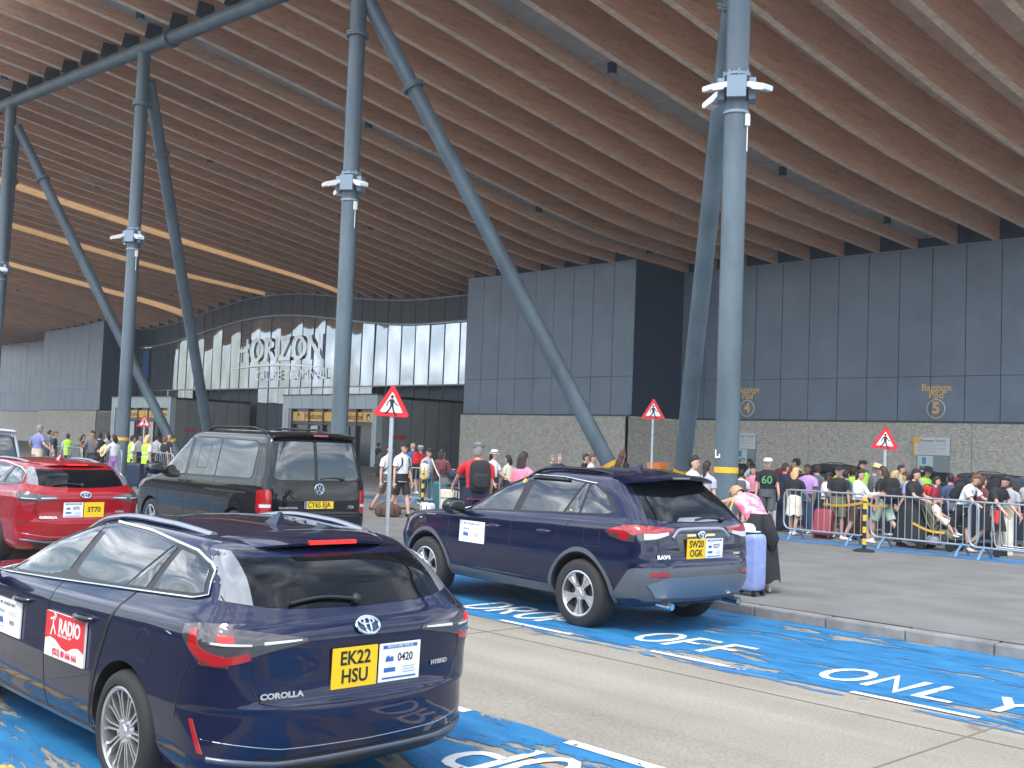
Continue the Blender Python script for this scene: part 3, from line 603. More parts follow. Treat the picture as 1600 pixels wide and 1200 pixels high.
# ---------------------------------------------------------------- warning signs on poles
RED = mat('sign_red', (.72, .02, .03), .35); SWH = mat('sign_white', (.80, .82, .84), .35); POLE = mat('galvanised_pole', (.42, .48, .50), .4, metal=.3, noise=.1, scale=5)
def tri(r, R, z=0):      # rounded triangle with point up
    pts = []
    for a in (90, 210, 330):
        cx, cy = r*cos(radians(a)), r*sin(radians(a))
        for k in range(-60, 61, 20): pts.append((cx+R*cos(radians(a+k)), cy+R*sin(radians(a+k))))
    return pts
def sign(x, y, zc, s, rz, label, roll=0):
    t = thing('warning_sign', label, 'road sign', (x, y, PZ(y)), rz, 'pedestrian warning signs'); z0 = PZ(y); zc -= z0
    m = MB(); m.cyl((0, 0, 0), (0, 0, zc+s*.35), .038, n=14); m.cyl((0, 0, zc+s*.35), (0, 0, zc+s*.36), .04, n=14); obj('pole', m, POLE, t)
    F = Matrix.Translation((0, -.05, zc))@Matrix.Rotation(roll, 4, 'Y')@frame((0, 0, 0), (1, 0, 0), (0, 0, 1))
    m = MB(); m.prism(tri(s*.475, s*.062), .012, F@Matrix.Translation((0, 0, -.006))); pl = obj('red_plate', m, RED, t, smooth=30)
    m = MB(); m.prism(tri(s*.33, s*.02), .004, F@Matrix.Translation((0, 0, .007))); obj('white_face', m, SWH, pl, smooth=30)
    k = s/.62; g = MB()
    def T(p): return F@Vector((p.x*k, p.y*k-.01*k, .0135))
    g.add([T(Vector((.028*cos(2*pi*i/14), .155+.030*sin(2*pi*i/14)))) for i in range(14)], [tuple(range(14))])
    g.add([T(Vector(p)) for p in ((-.04, .115), (.03, .118), (.035, .0), (-.022, .0))], [(0,1,2,3)])
    stroke(g, [(.012, .01), (.035, -.07), (.07, -.145), (.10, -.15)], .030, T); stroke(g, [(-.005, .01), (-.04, -.07), (-.10, -.135)], .030, T)
    stroke(g, [(.025, .10), (.07, .035), (.12, .01)], .020, T); stroke(g, [(-.03, .105), (-.075, .05), (-.085, -.005)], .020, T)
    obj('walking_figure', g, SKIN0, pl, smooth=0)
    m = MB(); m.box((-.05, -.045, zc-.05), (.05, .04, zc-.02)); m.box((-.05, -.045, zc+.10), (.05, .04, zc+.13)); obj('clamp', m, POLE, t)
sign(-16.04, 12.25, 2.47, .66, radians(40), 'largest red-bordered walking figure sign, in front of the black van and portal', radians(2))
sign(-20.19, 24.6, 2.93, .66, radians(38), 'red walking figure sign between the two leaning braces near the stone wall')
sign(-13.64, 25.5, 2.29, .64, radians(25), 'red walking figure sign behind the crowd under the Pod 5 wall', radians(3))
sign(-51.0, 24.2, 2.24, .68, radians(50), 'small distant red walking figure sign beside the left column')
# ================================================================ VEHICLES   local x = forward, y = left, z = up, origin on the ground under the rear axle
BLK = mat('black_plastic', (.012, .012, .013), .45); RUB = mat('tyre_rubber', (.018, .018, .019), .75, bump=.3, scale=30, bscale=60, bdist=.003)
LINER = mat('arch_liner', (.008, .008, .008), .9); CHR = mat('chrome', (.75, .77, .80), .12, metal=1); SIL = mat('satin_silver', (.36, .38, .42), .32, metal=.85)
ALLOY = mat('alloy_machined', (.60, .61, .63), .28, metal=.9); ALD = mat('alloy_dark', (.03, .032, .036), .4, metal=.3)
AUTOG = mat('car_glass', (.006, .010, .013), .02, spec=1.0, ior=1.55, coat=.6, crough=.01); PRIV = mat('car_glass_rear', (.004, .005, .007), .03, spec=.26)
REDL = mat('tail_lamp_red', (.34, .007, .012), .12, coat=1, crough=.02); REDG = mat('lit_red_lamp', (.8, .02, .02), .2, emit=((1, .03, .02), .35)); SMOK = mat('smoked_lens', (.05, .045, .05), .08, coat=1, crough=.02)
CLR = mat('clear_lens', (.55, .57, .60), .08, coat=1, crough=.02); PLY = mat('plate_yellow', (.80, .52, .01), .35); PLW = mat('plate_white', (.78, .80, .82), .35); INKB = mat('plate_ink', (.01, .01, .012), .4)
def paint(name, c, met=.35, rough=.28):
    m = mat(name, c, .45, metal=met, coat=1.0, crough=.012, spec=.08); return m
def pchip(xs, ys):
    n = len(xs); h = [xs[i+1]-xs[i] for i in range(n-1)]; d = [(ys[i+1]-ys[i])/h[i] for i in range(n-1)]; m = [d[0]]+[0]*(n-2)+[d[-1]]
    for i in range(1, n-1):
        if d[i-1]*d[i] > 0: w1, w2 = 2*h[i]+h[i-1], h[i]+2*h[i-1]; m[i] = (w1+w2)/(w1/d[i-1]+w2/d[i])
    def f(x):
        i = min(n-2, max(0, int(x))); t = x-i
        return (2*t**3-3*t**2+1)*ys[i]+(t**3-2*t**2+t)*m[i]+(-2*t**3+3*t**2)*ys[i+1]+(t**3-t**2)*m[i+1]
    return f
def body_mesh(name, levels, paintm, um, sub=5, crown=.03, arches=(), barrel=.012, underm=None):
    # levels: (z, ur, uf, w, slope, ar, nr, af, nf)
    K = len(levels); xs = list(range(K)); fn = [pchip(xs, [l[j] for l in levels]) for j in range(9)]
    NR, NS, NF = 14, 26, 12; rings = []
    for k in range((K-1)*sub+1):
        t = k/sub; z, ur, uf, w, s, ar, nr, af, nf = [f(t) for f in fn]; R = []
        for i in range(NR+1):
            th = pi/2*i/NR; R.append((ur+ar-ar*max(0, cos(th))**(2/nr), w*max(0, sin(th))**(2/nr)))
        for i in range(1, NS): R.append((lerp(ur+ar, uf-af, i/NS), w))
        for i in range(NF+1):
            th = pi/2*(1-i/NF); R.append((uf-af+af*max(0, cos(th))**(2/nf), w*max(0, sin(th))**(2/nf)))
        rings.append([(u, v*(1-barrel*abs((u-um)/1.5)**2.2), z+s*(u-um)) for u, v in R])
    m = len(rings[0]); n = 2*m-2
    full = [R+[(u, -v, z) for u, v, z in R[-2:0:-1]] for R in rings]
    mb = MB(); vs = [p for R in full for p in R]; fs = []
    for k in range(len(full)-1):
        for i in range(n): fs.append((k*n+i, (k+1)*n+i, (k+1)*n+(i+1) % n, k*n+(i+1) % n))
    fs.append(tuple(range(n)))
    T = rings[-1]; wm = max(p[1] for p in T); NC = 10; base = len(vs)
    top = (len(full)-1)*n; idx = []
    for i, (u, v, z) in enumerate(T):
        row = [top+i]
        if 0 < i < m-1:
            for c in range(1, NC):
                f = 1-2*c/NC; vs.append((u, v*f, z+crown*(1-f*f)*(v/wm)**1.2)); row.append(len(vs)-1)
            row.append(top+n-i)
        idx.append(row)
    for i in range(m-1):
        A, Bq = idx[i], idx[i+1]
        if len(A) == 1:
            for c in range(NC): fs.append((A[0], Bq[c], Bq[c+1]))
        elif len(Bq) == 1:
            for c in range(NC): fs.append((A[c], Bq[0], A[c+1]))
        else:
            for c in range(NC): fs.append((A[c], Bq[c], Bq[c+1], A[c+1]))
    mb.add(vs, fs); me = mb.mesh(name, [paintm, LINER], 0)
    o = link(bpy.data.objects.new(name, me)); cs = []
    for (au, az, ar_) in arches:
        c = MB(); c.cyl((au, -2, az), (au, -.52, az), ar_, n=48); c.cyl((au, .52, az), (au, 2, az), ar_, n=48)
        co = link(bpy.data.objects.new('cut', c.mesh('cut', [LINER], 0))); cs.append(co)
        md = o.modifiers.new('b', 'BOOLEAN'); md.operation = 'DIFFERENCE'; md.object = co; md.solver = 'EXACT'; md.material_mode = 'TRANSFER'
    bpy.context.view_layer.update()
    me2 = bpy.data.meshes.new_from_object(o.evaluated_get(bpy.context.evaluated_depsgraph_get())); me2.name = name
    for q in cs+[o]: bpy.data.objects.remove(q)
    me2.shade_smooth(); me2.set_sharp_from_angle(angle=radians(42))
    return me2
class Caster:
    def __init__(s, me):
        s.t = BVHTree.FromPolygons([v.co for v in me.vertices], [tuple(p.vertices) for p in me.polygons])
    def side(s, u, z, sd): 
        h = s.t.ray_cast(Vector((u, 2.5*sd, z)), Vector((0, -sd, 0))); return (h[0], Vector((0, -sd, 0)))
    def rear(s, v, z):
        h = s.t.ray_cast(Vector((-4, v, z)), Vector((1, 0, 0))); return (h[0], Vector((1, 0, 0)))
    def top(s, u, v):
        h = s.t.ray_cast(Vector((u, v, 4)), Vector((0, 0, -1))); return (h[0], Vector((0, 0, -1)))
    def front(s, v, z):
        h = s.t.ray_cast(Vector((7, v, z)), Vector((-1, 0, 0))); return (h[0], Vector((-1, 0, 0)))
def resample(P, n):
    P = [Vector(p) for p in P]; L_ = [0]
    for a, b in zip(P, P[1:]): L_.append(L_[-1]+(b-a).length)
    out = []
    for i in range(n):
        d = L_[-1]*i/(n-1); j = 0
        while j < len(P)-2 and L_[j+1] < d: j += 1
        out.append(P[j].lerp(P[j+1], (d-L_[j])/max(1e-9, L_[j+1]-L_[j])))
    return out
def patch(fn, bot, top, off=.003, th=.01, nc=14, nr=6, mb=None, mi=0, bulge=0):
    """thick skin patch: bot/top are outlines in the projection plane, fn casts them on the body"""
    mb = mb or MB(); A, Z = resample(bot, nc), resample(top, nc); F, K = [], []; last = None
    for r in range(nr):
        fr, kr = [], []
        for c in range(nc):
            p = A[c].lerp(Z[c], r/(nr-1)); h, d = fn(p.x, p.y)
            if h is None:
                h = last if last is not None else Vector((0, 0, 0))
            last = h; bb = bulge*sin(pi*r/(nr-1))*sin(pi*c/(nc-1))
            fr.append(h-d*(off+bb)); kr.append(h+d*th)
        F.append(fr); K.append(kr)
    mb.grid(F, mi); mb.grid(K, mi)
    mb.grid([F[0], K[0]], mi); mb.grid([F[-1], K[-1]], mi); mb.grid([[f[0] for f in F], [k[0] for k in K]], mi); mb.grid([[f[-1] for f in F], [k[-1] for k in K]], mi)
    return mb
def projtube(fn, pts, r, off=0, n=6, closed=False, mb=None, step=None, sq=None):
    mb = mb or MB(); P = pts+[pts[0]] if closed else pts; P = resample(P, step or max(6, len(pts)*5)); out = []
    for p in P:
        h, d = fn(p.x, p.y)
        if h is not None: out.append(h-d*off)
    if len(out) > 2: mb.tube(out[:-1] if closed else out, r, n, closed=closed, sq=sq)
    return mb
def wheel(parent, u, v, r, rr, w, style, sd, name='wheel'):
    wt = thing(name, None, None); wt.parent = parent; wt.location = (u, v, r)
    M0 = Matrix.Rotation(-pi/2*sd, 4, 'X')      # lathe axis z -> +/- y (outwards)
    t = MB(); W = w/2
    t.lathe([(rr, -W*.8), (rr+.012, -W), (r-.045, -W*1.04), (r-.012, -W*.86), (r, -W*.6), (r, W*.6), (r-.012, W*.86), (r-.045, W*1.04), (rr+.012, W), (rr, W*.8)], 48, M0)
    for k in (-.35, 0, .35): t.lathe([(r+.001, W*k-.006), (r-.004, W*k-.004), (r-.004, W*k+.004), (r+.001, W*k+.006)], 48, M0)
    obj('tyre', t, RUB, wt, smooth=50)
    m = MB(); m.lathe([(rr+.004, W*.93), (rr-.006, W*.96), (rr-.018, W*.90), (rr-.022, W*.5), (rr-.03, -W*.8), (rr+.004, -W*.9)], 48, M0); 
    zf = W*.78
    def sp(a, pts, z0=zf, th=.03, mi=0, dish=.0):
        Ma = M0@Matrix.Rotation(a, 4, 'Z'); n = len(pts)
        vs = [Ma@Vector((x, y, z0-dish*(1-abs(x)/rr))) for x, y in pts]+[Ma@Vector((x, y, z0-th-dish*(1-abs(x)/rr))) for x, y in pts]
        m.add(vs, [tuple(range(n))]+[(i, i+n, (i+1) % n+n, (i+1) % n) for i in range(n)], mi)
    if style == 'five':
        for k in range(5):
            a = 2*pi*k/5+.3
            sp(a, [(.055, -.030), (.10, -.022), (rr*.62, -.040), (rr-.012, -.075), (rr-.008, -.015), (rr*.6, -.010), (.09, -.004)], dish=.012)
            sp(a, [(.055, .030), (.10, .022), (rr*.62, .040), (rr-.012, .075), (rr-.008, .015), (rr*.6, .010), (.09, .004)], dish=.012)
            sp(a, [(.05, -.024), (.05, .024), (rr-.02, .03), (rr-.02, -.03)], z0=zf-.014, th=.02, mi=0, dish=.012)
    elif style == 'multi':
        for k in range(10):
            a = 2*pi*k/10
            for s2 in (-1, 1):
                sp(a, [(.05, .003*s2), (.05, .014*s2), (rr*.75, .022*s2), (rr-.012, .042*s2), (rr-.012, .024*s2), (rr*.75, .009*s2)], th=.025, dish=.014)
    else:
        for k in range(5):
            a = 2*pi*k/5; sp(a, [(.04, -.04), (rr*.7, -.035), (rr-.01, -.06), (rr-.01, .06), (rr*.7, .035), (.04, .04)], dish=.012)
    m.lathe([(0, zf+.004), (.034, zf+.002), (.04, zf-.006), (.068, zf-.010), (.075, zf-.03)], 24, M0)
    for k in range(5): q = M0@Matrix.Rotation(2*pi*k/5+.3, 4, 'Z')@Vector((.055, 0, zf-.012)); q2 = M0@Matrix.Rotation(2*pi*k/5+.3, 4, 'Z')@Vector((.055, 0, zf+.003)); m.cyl(q, q2, .010, n=8)
    obj('rim', m, ALLOY, wt, smooth=35)
    b = MB(); b.lathe([(rr-.028, -W*.55), (rr-.028, -W*.5), (.02, -W*.5)], 32, M0); b.lathe([(0, W*.25), (rr*.72, W*.25), (rr*.72, W*.12), (0, W*.12)], 32, M0)
    obj('brake_and_barrel', b, ALD, wt)
    return wt
def put_rear(cs, v, z, du=0):
    h, d = cs.rear(v, z); return h
def emblem_ovals(parent, cs, z, s, off=.012):
    h, _ = cs.rear(0, z); h2, _ = cs.rear(0, z+.08); tilt = Vector((h2.x-h.x, 0, h2.z-h.z)).normalized()
    F = frame((h.x-off, 0, z), (0, -1, 0), tilt); m = MB()
    def oval(rx, ry, cx=0, cy=0, t=.07): m.tube([F@Vector((cx+rx*cos(2*pi*i/30), cy+ry*sin(2*pi*i/30), 0)) for i in range(30)], s*t, 6, closed=True)
    oval(s, s*.68, t=.10); oval(s*.62, s*.24, 0, s*.30); oval(s*.25, s*.60)
    obj('badge', m, CHR, parent); q = MB(); q.prism([(s*.95*cos(2*pi*i/24), s*.64*sin(2*pi*i/24)) for i in range(24)], .006, F@Matrix.Translation((0, 0, -.012))); obj('badge_back', q, MATS.get('badge_blue') or mat('badge_blue', (.02, .05, .10), .3), parent)
def plate(parent, cs, v, z, w, h, lines, mt, tilt=0, size=.09, off=.014, name='number_plate', sx=1.0, yaw=0, hsp=.1):
    p, _ = cs.rear(v, z); F = frame((p.x-off, v, z), (sin(yaw), -cos(yaw), 0), (sin(tilt), 0, cos(tilt))) if 1 else None
    m = MB(); m.box((-w/2, -h/2, -.005), (w/2, h/2, .003), F); o = obj(name, m, mt, parent)
    n = len(lines)
    for i, s in enumerate(lines): text('lettering', s, F@Matrix.Translation((0, ((n-1)/2-i)*hsp, .0045)), INKB, o, size=size, sx=sx, depth=.0006, bold=.002)
    return o, F
def licence_sticker(parent, F, w, h, num, sc=1.0):
    # white private hire sheet in the plane F : header, number, small logo, footer lines
    m = MB(); m.box((-w/2, -h/2, -.004), (w/2, h/2, .002), F); o = obj('licence_plate', m, PLW, parent)
    bl = MATS.get('licence_blue') or mat('licence_blue', (.03, .12, .35), .5); gr = MATS.get('licence_grey') or mat('licence_grey', (.35, .38, .45), .5)
    q = MB(); q.box((-w*.42, h*.36, .002), (w*.42, h*.45, .0035), F); obj('header_band', q, bl, o)
    text('lettering', 'PRIVATE HIRE VEHICLE', F@Matrix.Translation((0, h*.405, .0042)), PLW, o, size=h*.085, depth=.0004)
    text('number', num, F@Matrix.Translation((w*.13, h*.10, .003)), INKB, o, size=h*.30, sx=.85, depth=.0005, bold=.001*sc)
    q = MB(); q.prism([(-w*.36, h*.02), (-w*.15, h*.02), (-w*.16, h*.12), (-w*.2, h*.17), (-w*.24, h*.12), (-w*.28, h*.19), (-w*.34, h*.14)], .001, F@Matrix.Translation((0, 0, .002))); obj('logo', q, bl, o)
    q = MB(); q.box((-w*.38, -h*.26, .002), (-w*.1, -h*.14, .003), F); q.box((-w*.42, -h*.44, .002), (w*.42, -h*.39, .003), F); obj('blue_bars', q, bl, o)
    q = MB()
    for k in range(3): q.box((w*.08, -h*(.14+.07*k), .002), (w*.38, -h*(.17+.07*k), .003), F)
    obj('small_print', q, gr, o); return o
def door_sheet(parent, cs, u, z, w, h, num, sd=1):
    hh, _ = cs.side(u, z, sd); h2, _ = cs.side(u, z+.15, sd); h3, _ = cs.side(u-.15, z, sd)
    upv = (h2-hh).normalized(); xv = (h3-hh).normalized()
    F = frame(hh+Vector((0, .012*sd, 0)), xv, upv); m = MB(); m.box((-w/2, -h/2, -.008), (w/2, h/2, .002), F); o = obj('door_sticker', m, PLW, parent)
    text('lettering', 'PRE - BOOKED ONLY', F@Matrix.Translation((0, h*.36, .003)), INKB, o, size=h*.13, sx=1.0, depth=.0005)
    bl = MATS['licence_blue'] if 'licence_blue' in MATS else mat('licence_blue', (.03, .12, .35), .5); gr = MATS.get('licence_grey') or mat('licence_grey', (.35, .38, .45), .5)
    q = MB(); q.prism([(-w*.34, -h*.22), (-w*.12, -h*.22), (-w*.13, -h*.1), (-w*.19, -h*.02), (-w*.24, -h*.08), (-w*.28, 0), (-w*.34, -h*.08)], .001, F@Matrix.Translation((0, 0, .002))); obj('logo', q, bl, o)
    q = MB(); q.box((-w*.34, h*.08, .002), (-w*.1, h*.17, .003), F); q.box((w*.05, h*.13, .002), (w*.36, h*.155, .003), F); q.box((w*.05, h*.07, .002), (w*.36, h*.095, .003), F); q.box((-w*.36, -h*.34, .002), (-w*.1, -h*.31, .003), F); obj('small_print', q, gr, o)
    text('number', num, F@Matrix.Translation((w*.2, -h*.15, .003)), INKB, o, size=h*.20, sx=.9, depth=.0005); return o
def red_radio(parent, cs, u, z, w, h, sd=1):
    hh, _ = cs.side(u, z, sd); h2, _ = cs.side(u, z+.15, sd); h3, _ = cs.side(u-.15, z, sd)
    F = frame(hh+Vector((0, .016*sd, 0)), (h3-hh).normalized(), (h2-hh).normalized()); m = MB(); m.box((-w/2, -h/2, -.012), (w/2, h/2, .001), F); o = obj('advert_sticker', m, PLW, parent)
    wave = [(-w/2, -h*.12), (-w*.36, -h*.06), (-w*.22, -h*.10), (-w*.05, -h*.24), (w*.08, -h*.27), (w*.22, -h*.16), (w*.36, -h*.12), (w/2, -h*.20)]
    rd = MATS.get('sticker_red') or mat('sticker_red', (.62, .03, .04), .4)
    q = MB(); q.prism([(w/2, h/2), (-w/2, h/2)]+wave, .0015, F@Matrix.Translation((0, 0, .001))); obj('red_field', q, rd, o)
    wh = PLW; text('lettering', 'RADIO', F@Matrix.Translation((w*.12, h*.22, .003)), wh, o, size=h*.44, sx=.86, depth=.0006, bold=.003)
    g = MB(); T = lambda p: F@Vector((p.x-w*.30, p.y+h*.22, .0032))
    stroke(g, [(-.03, -.06), (0, 0), (0, .05)], .014, T); stroke(g, [(.04, -.05), (.005, .0)], .014, T); stroke(g, [(-.045, .03), (0, .04), (.04, .055)], .012, T); stroke(g, [(.0, .07), (.03, .06), (.02, .03)], .012, T)
    obj('logo', g, wh, o, smooth=0)
    text('lettering', 'WEB  PHONE  APP', F@Matrix.Translation((w*.0, h*.02, .003)), wh, o, size=h*.09, depth=.0005)
    text('number', '(023) 80 666 666', F@Matrix.Translation((w*.03, -h*.37, .003)), rd, o, size=h*.20, sx=.95, depth=.0005, bold=.001); return o
def side_glass(cs, t, panes, frame_out, mbname='side_window', glass=None, chrome=True, gasket=.02):
    for sd in (1, -1):
        fn = lambda u, z: cs.side(u, z, sd)
        bo, to = frame_out; g = patch(fn, bo, to, .002, .01, 30, 6); obj('window_surround', g, BLK, t, smooth=30)
        for (b, tp_, gl) in panes:
            w = patch(fn, b, tp_, .0045, .01, 14, 11, bulge=.011); obj(mbname, w, gl or AUTOG, t, smooth=30)
        if chrome: c = projtube(fn, list(bo)+list(to)[::-1], .009, .006, 6, True, step=90, sq=(1.3, .6)); obj('chrome_trim', c, CHR, t, smooth=60)
def seams(cs, t, lines, sides=(1, -1), rear=()):
    m = MB()
    for sd in sides:
        for l in lines:
            projtube(lambda u, z: cs.side(u, z, sd), l, .0045, -.0015, 5, mb=m, step=28)
    for l in rear: projtube(cs.rear, l, .0045, -.0015, 5, mb=m, step=40)
    obj('panel_gaps', m, BLK, t)
def handle(cs, t, u, z, pm, l=.19):
    for sd in (1, -1):
        h, _ = cs.side(u, z, sd); m = MB(); y = sd
        m.tube([h+Vector((l/2, -.004*y, 0)), h+Vector((l/2-.02, .030*y, .002)), h+Vector((0, .040*y, .004)), h+Vector((-l/2+.02, .032*y, .002)), h+Vector((-l/2, -.004*y, 0))], .014, 8, sq=(1, 1.2)); ho = obj('door_handle', m, pm, t, smooth=60)
        c = MB(); patch(lambda uu, zz: cs.side(uu, zz, sd), [(u-l*.42, z-.028), (u+l*.42, z-.028)], [(u-l*.36, z+.026), (u+l*.36, z+.026)], .0015, .01, 8, 5, c); obj('handle_recess', c, BLK, ho)
def mirror(cs, t, u, z, pm, s=1.0):
    for sd in (1, -1):
        h, _ = cs.side(u, z, sd); m = MB(); c = h+Vector((.0, .17*sd, .05))
        m.ell(c, (.085*s, .13*s, .085*s), nu=16, nv=10); m.tube([h+Vector((0, -.02*sd, -.01)), h+Vector((0, .12*sd, .0))], .03, 8); mo = obj('door_mirror', m, MATS.get('mirror_black') or mat('mirror_black', (.01, .011, .014), .25), t, smooth=70)
        g = MB(); g.ell(c+Vector((-.075*s, 0, 0)), (.012, .105*s, .062*s), nu=16, nv=8); obj('mirror_glass', g, AUTOG, mo)
def rails(cs, t, u0, u1, v, mt, hgt=.045, v1=None):
    for sd in (1, -1):
        P = []
        for i in range(15):
            k = i/14; u = lerp(u0, u1, k); vv = lerp(v, v1 or v, abs(2*k-1)**2); h, _ = cs.top(u, vv*sd); P.append(h+Vector((0, 0, -.005+hgt*min(1, 5*k, 5*(1-k)))))
        m = MB(); m.tube(P, .021, 8, sq=(1.3, .9)); mo = obj('roof_rail', m, mt, t, smooth=60)
def fin(cs, t, u, pm, s=1.0):
    h, _ = cs.top(u, 0); m = MB()
    for_ = [(-.02, .0, .035), (.0, .072, .026), (.06, .05, .02), (.14, .0, .03)]
    vs = []
    for x, z, w in ((-.04, 0, .035), (-.045, .07, .006), (-.01, .075, .006), (.14, .0, .02), (.03, 0, .038)): pass
    prof = [(-.045, -.01), (-.05, .065), (-.03, .072), (.04, .04), (.15, -.01)]
    m.add([h+Vector((x*s, sd*(.034 if z < 0 else .007)*s*(1 if x < .1 else .3), z*s)) for x, z in prof for sd in (1, -1)], [(0, 2, 3, 1), (0, 8, 6, 4, 2), (1, 3, 5, 7, 9), (2, 4, 5, 3), (4, 6, 7, 5), (6, 8, 9, 7), (0, 1, 9, 8)])
    obj('shark_fin_aerial', m, pm, t)
def wiper(cs, t, v0, v1, z, sd=1):
    m = MB(); P = []
    for i in range(9): v = lerp(v0, v1, i/8); h, _ = cs.rear(v, z+.02*sin(pi*i/8)); P.append(h+Vector((-.025, 0, 0)))
    m.tube(P, .010, 6); m.ell(P[0]+Vector((.005, 0, -.0)), (.03, .03, .03)); obj('rear_wiper', m, BLK, t)
def lamp(cs, t, rear_pts=None, side_pts=None, mt=None, off=.006, name='tail_lamp', parent=None, bulge=.0, sds=(1, -1)):
    out = []
    for sd in sds:
        m = MB()
        if rear_pts: patch(cs.rear, [(v*sd, z) for v, z in rear_pts[0]], [(v*sd, z) for v, z in rear_pts[1]], off, .01, 14, 6, m, bulge=bulge)
        if side_pts: patch(lambda u, z: cs.side(u, z, sd), side_pts[0], side_pts[1], off, .01, 10, 6, m, bulge=bulge)
        out.append(obj(name, m, mt, parent[0 if sd == 1 else 1] if parent else t, smooth=30))
    return out
def pts3(fn, *p): return [fn(*q) for q in p]
def estate(name, label, pm, full=True):
    t = thing(name, label, 'car')
    LV = [(.20, -.84, 3.48, .80, 0, .30, 3.2, .45, 2.6), (.27, -.95, 3.58, .855, 0, .36, 3.0, .55, 2.5), (.36, -.985, 3.62, .880, 0, .42, 2.9, .65, 2.4), (.46, -1.003, 3.63, .888, 0, .45, 2.8, .7, 2.4), (.545, -1.01, 3.625, .892, 0, .46, 2.7, .75, 2.4),
          (.575, -1.000, 3.62, .893, 0, .44, 2.9, .75, 2.4), (.60, -.972, 3.61, .893, 0, .40, 3.2, .75, 2.4), (.74, -.955, 3.58, .890, .0, .36, 3.4, .8, 2.4), (.85, -.955, 3.46, .888, -.012, .34, 3.6, .8, 2.3), (.915, -.935, 3.22, .872, -.018, .33, 3.6, .8, 2.3), (.95, -.91, 2.75, .850, -.02, .32, 3.6, .7, 2.3),
          (.985, -.88, 2.35, .815, -.02, .30, 3.6, .6, 2.4), (1.03, -.845, 2.18, .780, -.018, .28, 3.5, .55, 2.4), (1.15, -.755, 1.86, .728, -.012, .26, 3.4, .5, 2.5), (1.265, -.64, 1.46, .672, .0, .28, 3.0, .45, 2.6), (1.345, -.55, 1.16, .625, .020, .28, 2.9, .45, 2.6), (1.39, -.47, .90, .575, .032, .28, 2.8, .4, 2.6), (1.415, -.38, .70, .50, .040, .3, 2.6, .4, 2.5)]
    me = body_mesh('body', LV, pm, 1.1, arches=((0, .318, .368), (2.70, .318, .368)), crown=.022, barrel=.026)
    o = link(bpy.data.objects.new('body', me)); o.parent = t; cs = Caster(me)
    bo = [(-.61, 1.10), (-.50, 1.075), (.1, 1.045), (.6, 1.02), (1.2, .99), (1.7, .968), (2.13, .948)]; to = [(-.545, 1.225), (-.32, 1.285), (.3, 1.342), (.9, 1.362), (1.25, 1.342), (1.65, 1.205), (2.13, .958)]
    A = AUTOG
    def TZ(u): P = to; return interp([p[0] for p in P], [p[1] for p in P], u)-.022
    def BZ(u): return interp([p[0] for p in bo], [p[1] for p in bo], u)+.018
    def pane(ub0, ub1, ut0, ut1, gl, n=6): return ([(lerp(ub0, ub1, i/n), BZ(lerp(ub0, ub1, i/n))) for i in range(n+1)], [(lerp(ut0, ut1, i/n), TZ(lerp(ut0, ut1, i/n))) for i in range(n+1)], gl)
    side_glass(cs, t, [pane(-.555, -.10, -.50, -.14, A), pane(-.02, .16, -.10, -.085, A), pane(.185, .90, -.06, .74, A), pane(1.03, 1.98, .84, 1.30, A)][0:0]+[pane(-.555, -.06, -.50, -.15, A), pane(.02, .22, -.09, -.06, A), pane(.245, .93, -.035, .78, A), pane(1.05, 1.86, .86, 1.42, A), pane(1.90, 2.06, 1.46, 2.04, A)], (bo, to))
    # rear window, wraps almost full width
    def rb(v): return 1.065-.035*(1-(v/.7)**2)
    gb = [(.69, 1.09), (.55, rb(.55)), (.3, rb(.3)), (0, rb(0)), (-.3, rb(-.3)), (-.55, rb(-.55)), (-.69, 1.09)]; gt = [(.55, 1.34), (0, 1.36), (-.55, 1.34)]
    g = patch(cs.rear, gb, gt, .003, .01, 26, 8); obj('rear_window', g, PRIV, t, smooth=30)
    for sd in (1, -1):
        q = patch(cs.rear, [(.745*sd, 1.085), (.60*sd, 1.06)], [(.60*sd, 1.345), (.55*sd, 1.335)], .0045, .01, 8, 8); obj('quarter_fairing', q, MATS.get('fairing_grey') or mat('fairing_grey', (.16, .175, .19), .12, coat=1), t, smooth=30)
    # spoiler
    sp = MB(); R_ = []
    for i in range(17):
        v = lerp(-.545, .545, i/16); k = abs(v)/.545; e = .24*k**4; h, _ = cs.top(-.30+e*.2, v*.93); z0 = h.z+.006
        R_.append([(-.26+e*.3, v, z0-.0-.006*k), (-.40+e*.8, v, z0+.004-.006*k), (-.55+e, v, z0-.022-.02*k**4), (-.60+e, v, z0-.040-.03*k**4), (-.595+e, v, z0-.054-.03*k**4), (-.53+e, v, z0-.058), (-.42+e*.7, v, z0-.06+.04*k**4)])
    sp.grid(R_); sp.add(R_[0], [tuple(range(7))]); sp.add(R_[-1], [tuple(range(7))]); so = obj('roof_spoiler', sp, pm, t, smooth=50)
    b = MB(); b.grid([[(-.652-(.0), v, zz) for v in [lerp(-.16, .16, i/8) for i in range(9)]] for zz in (R_[8][3][2]-.022, R_[8][3][2]+.006)])
    b = MB(); b.box((-.608, -.15, R_[8][3][2]-.014), (-.58, .15, R_[8][3][2]+.006)); obj('high_brake_lamp', b, REDG, so)
    rails(cs, t, -.20, 1.40, .545, SIL, .022, .50); fin(cs, t, -.02, pm); wiper(cs, t, 0.02, .42, 1.065)
    # lamps
    ro = [[(.885, .80), (.80, .795), (.70, .815), (.58, .845)], [(.885, .975), (.80, .965), (.70, .955), (.58, .945)]]
    L0 = lamp(cs, t, [[(.84, .785), (.74, .80), (.60, .845), (.36, .885)], [(.84, .975), (.74, .965), (.60, .945), (.37, .905)]], [[(-.86, .775), (-.72, .81), (-.58, .91)], [(-.86, .985), (-.72, .985), (-.58, .965)]], SMOK, .006)
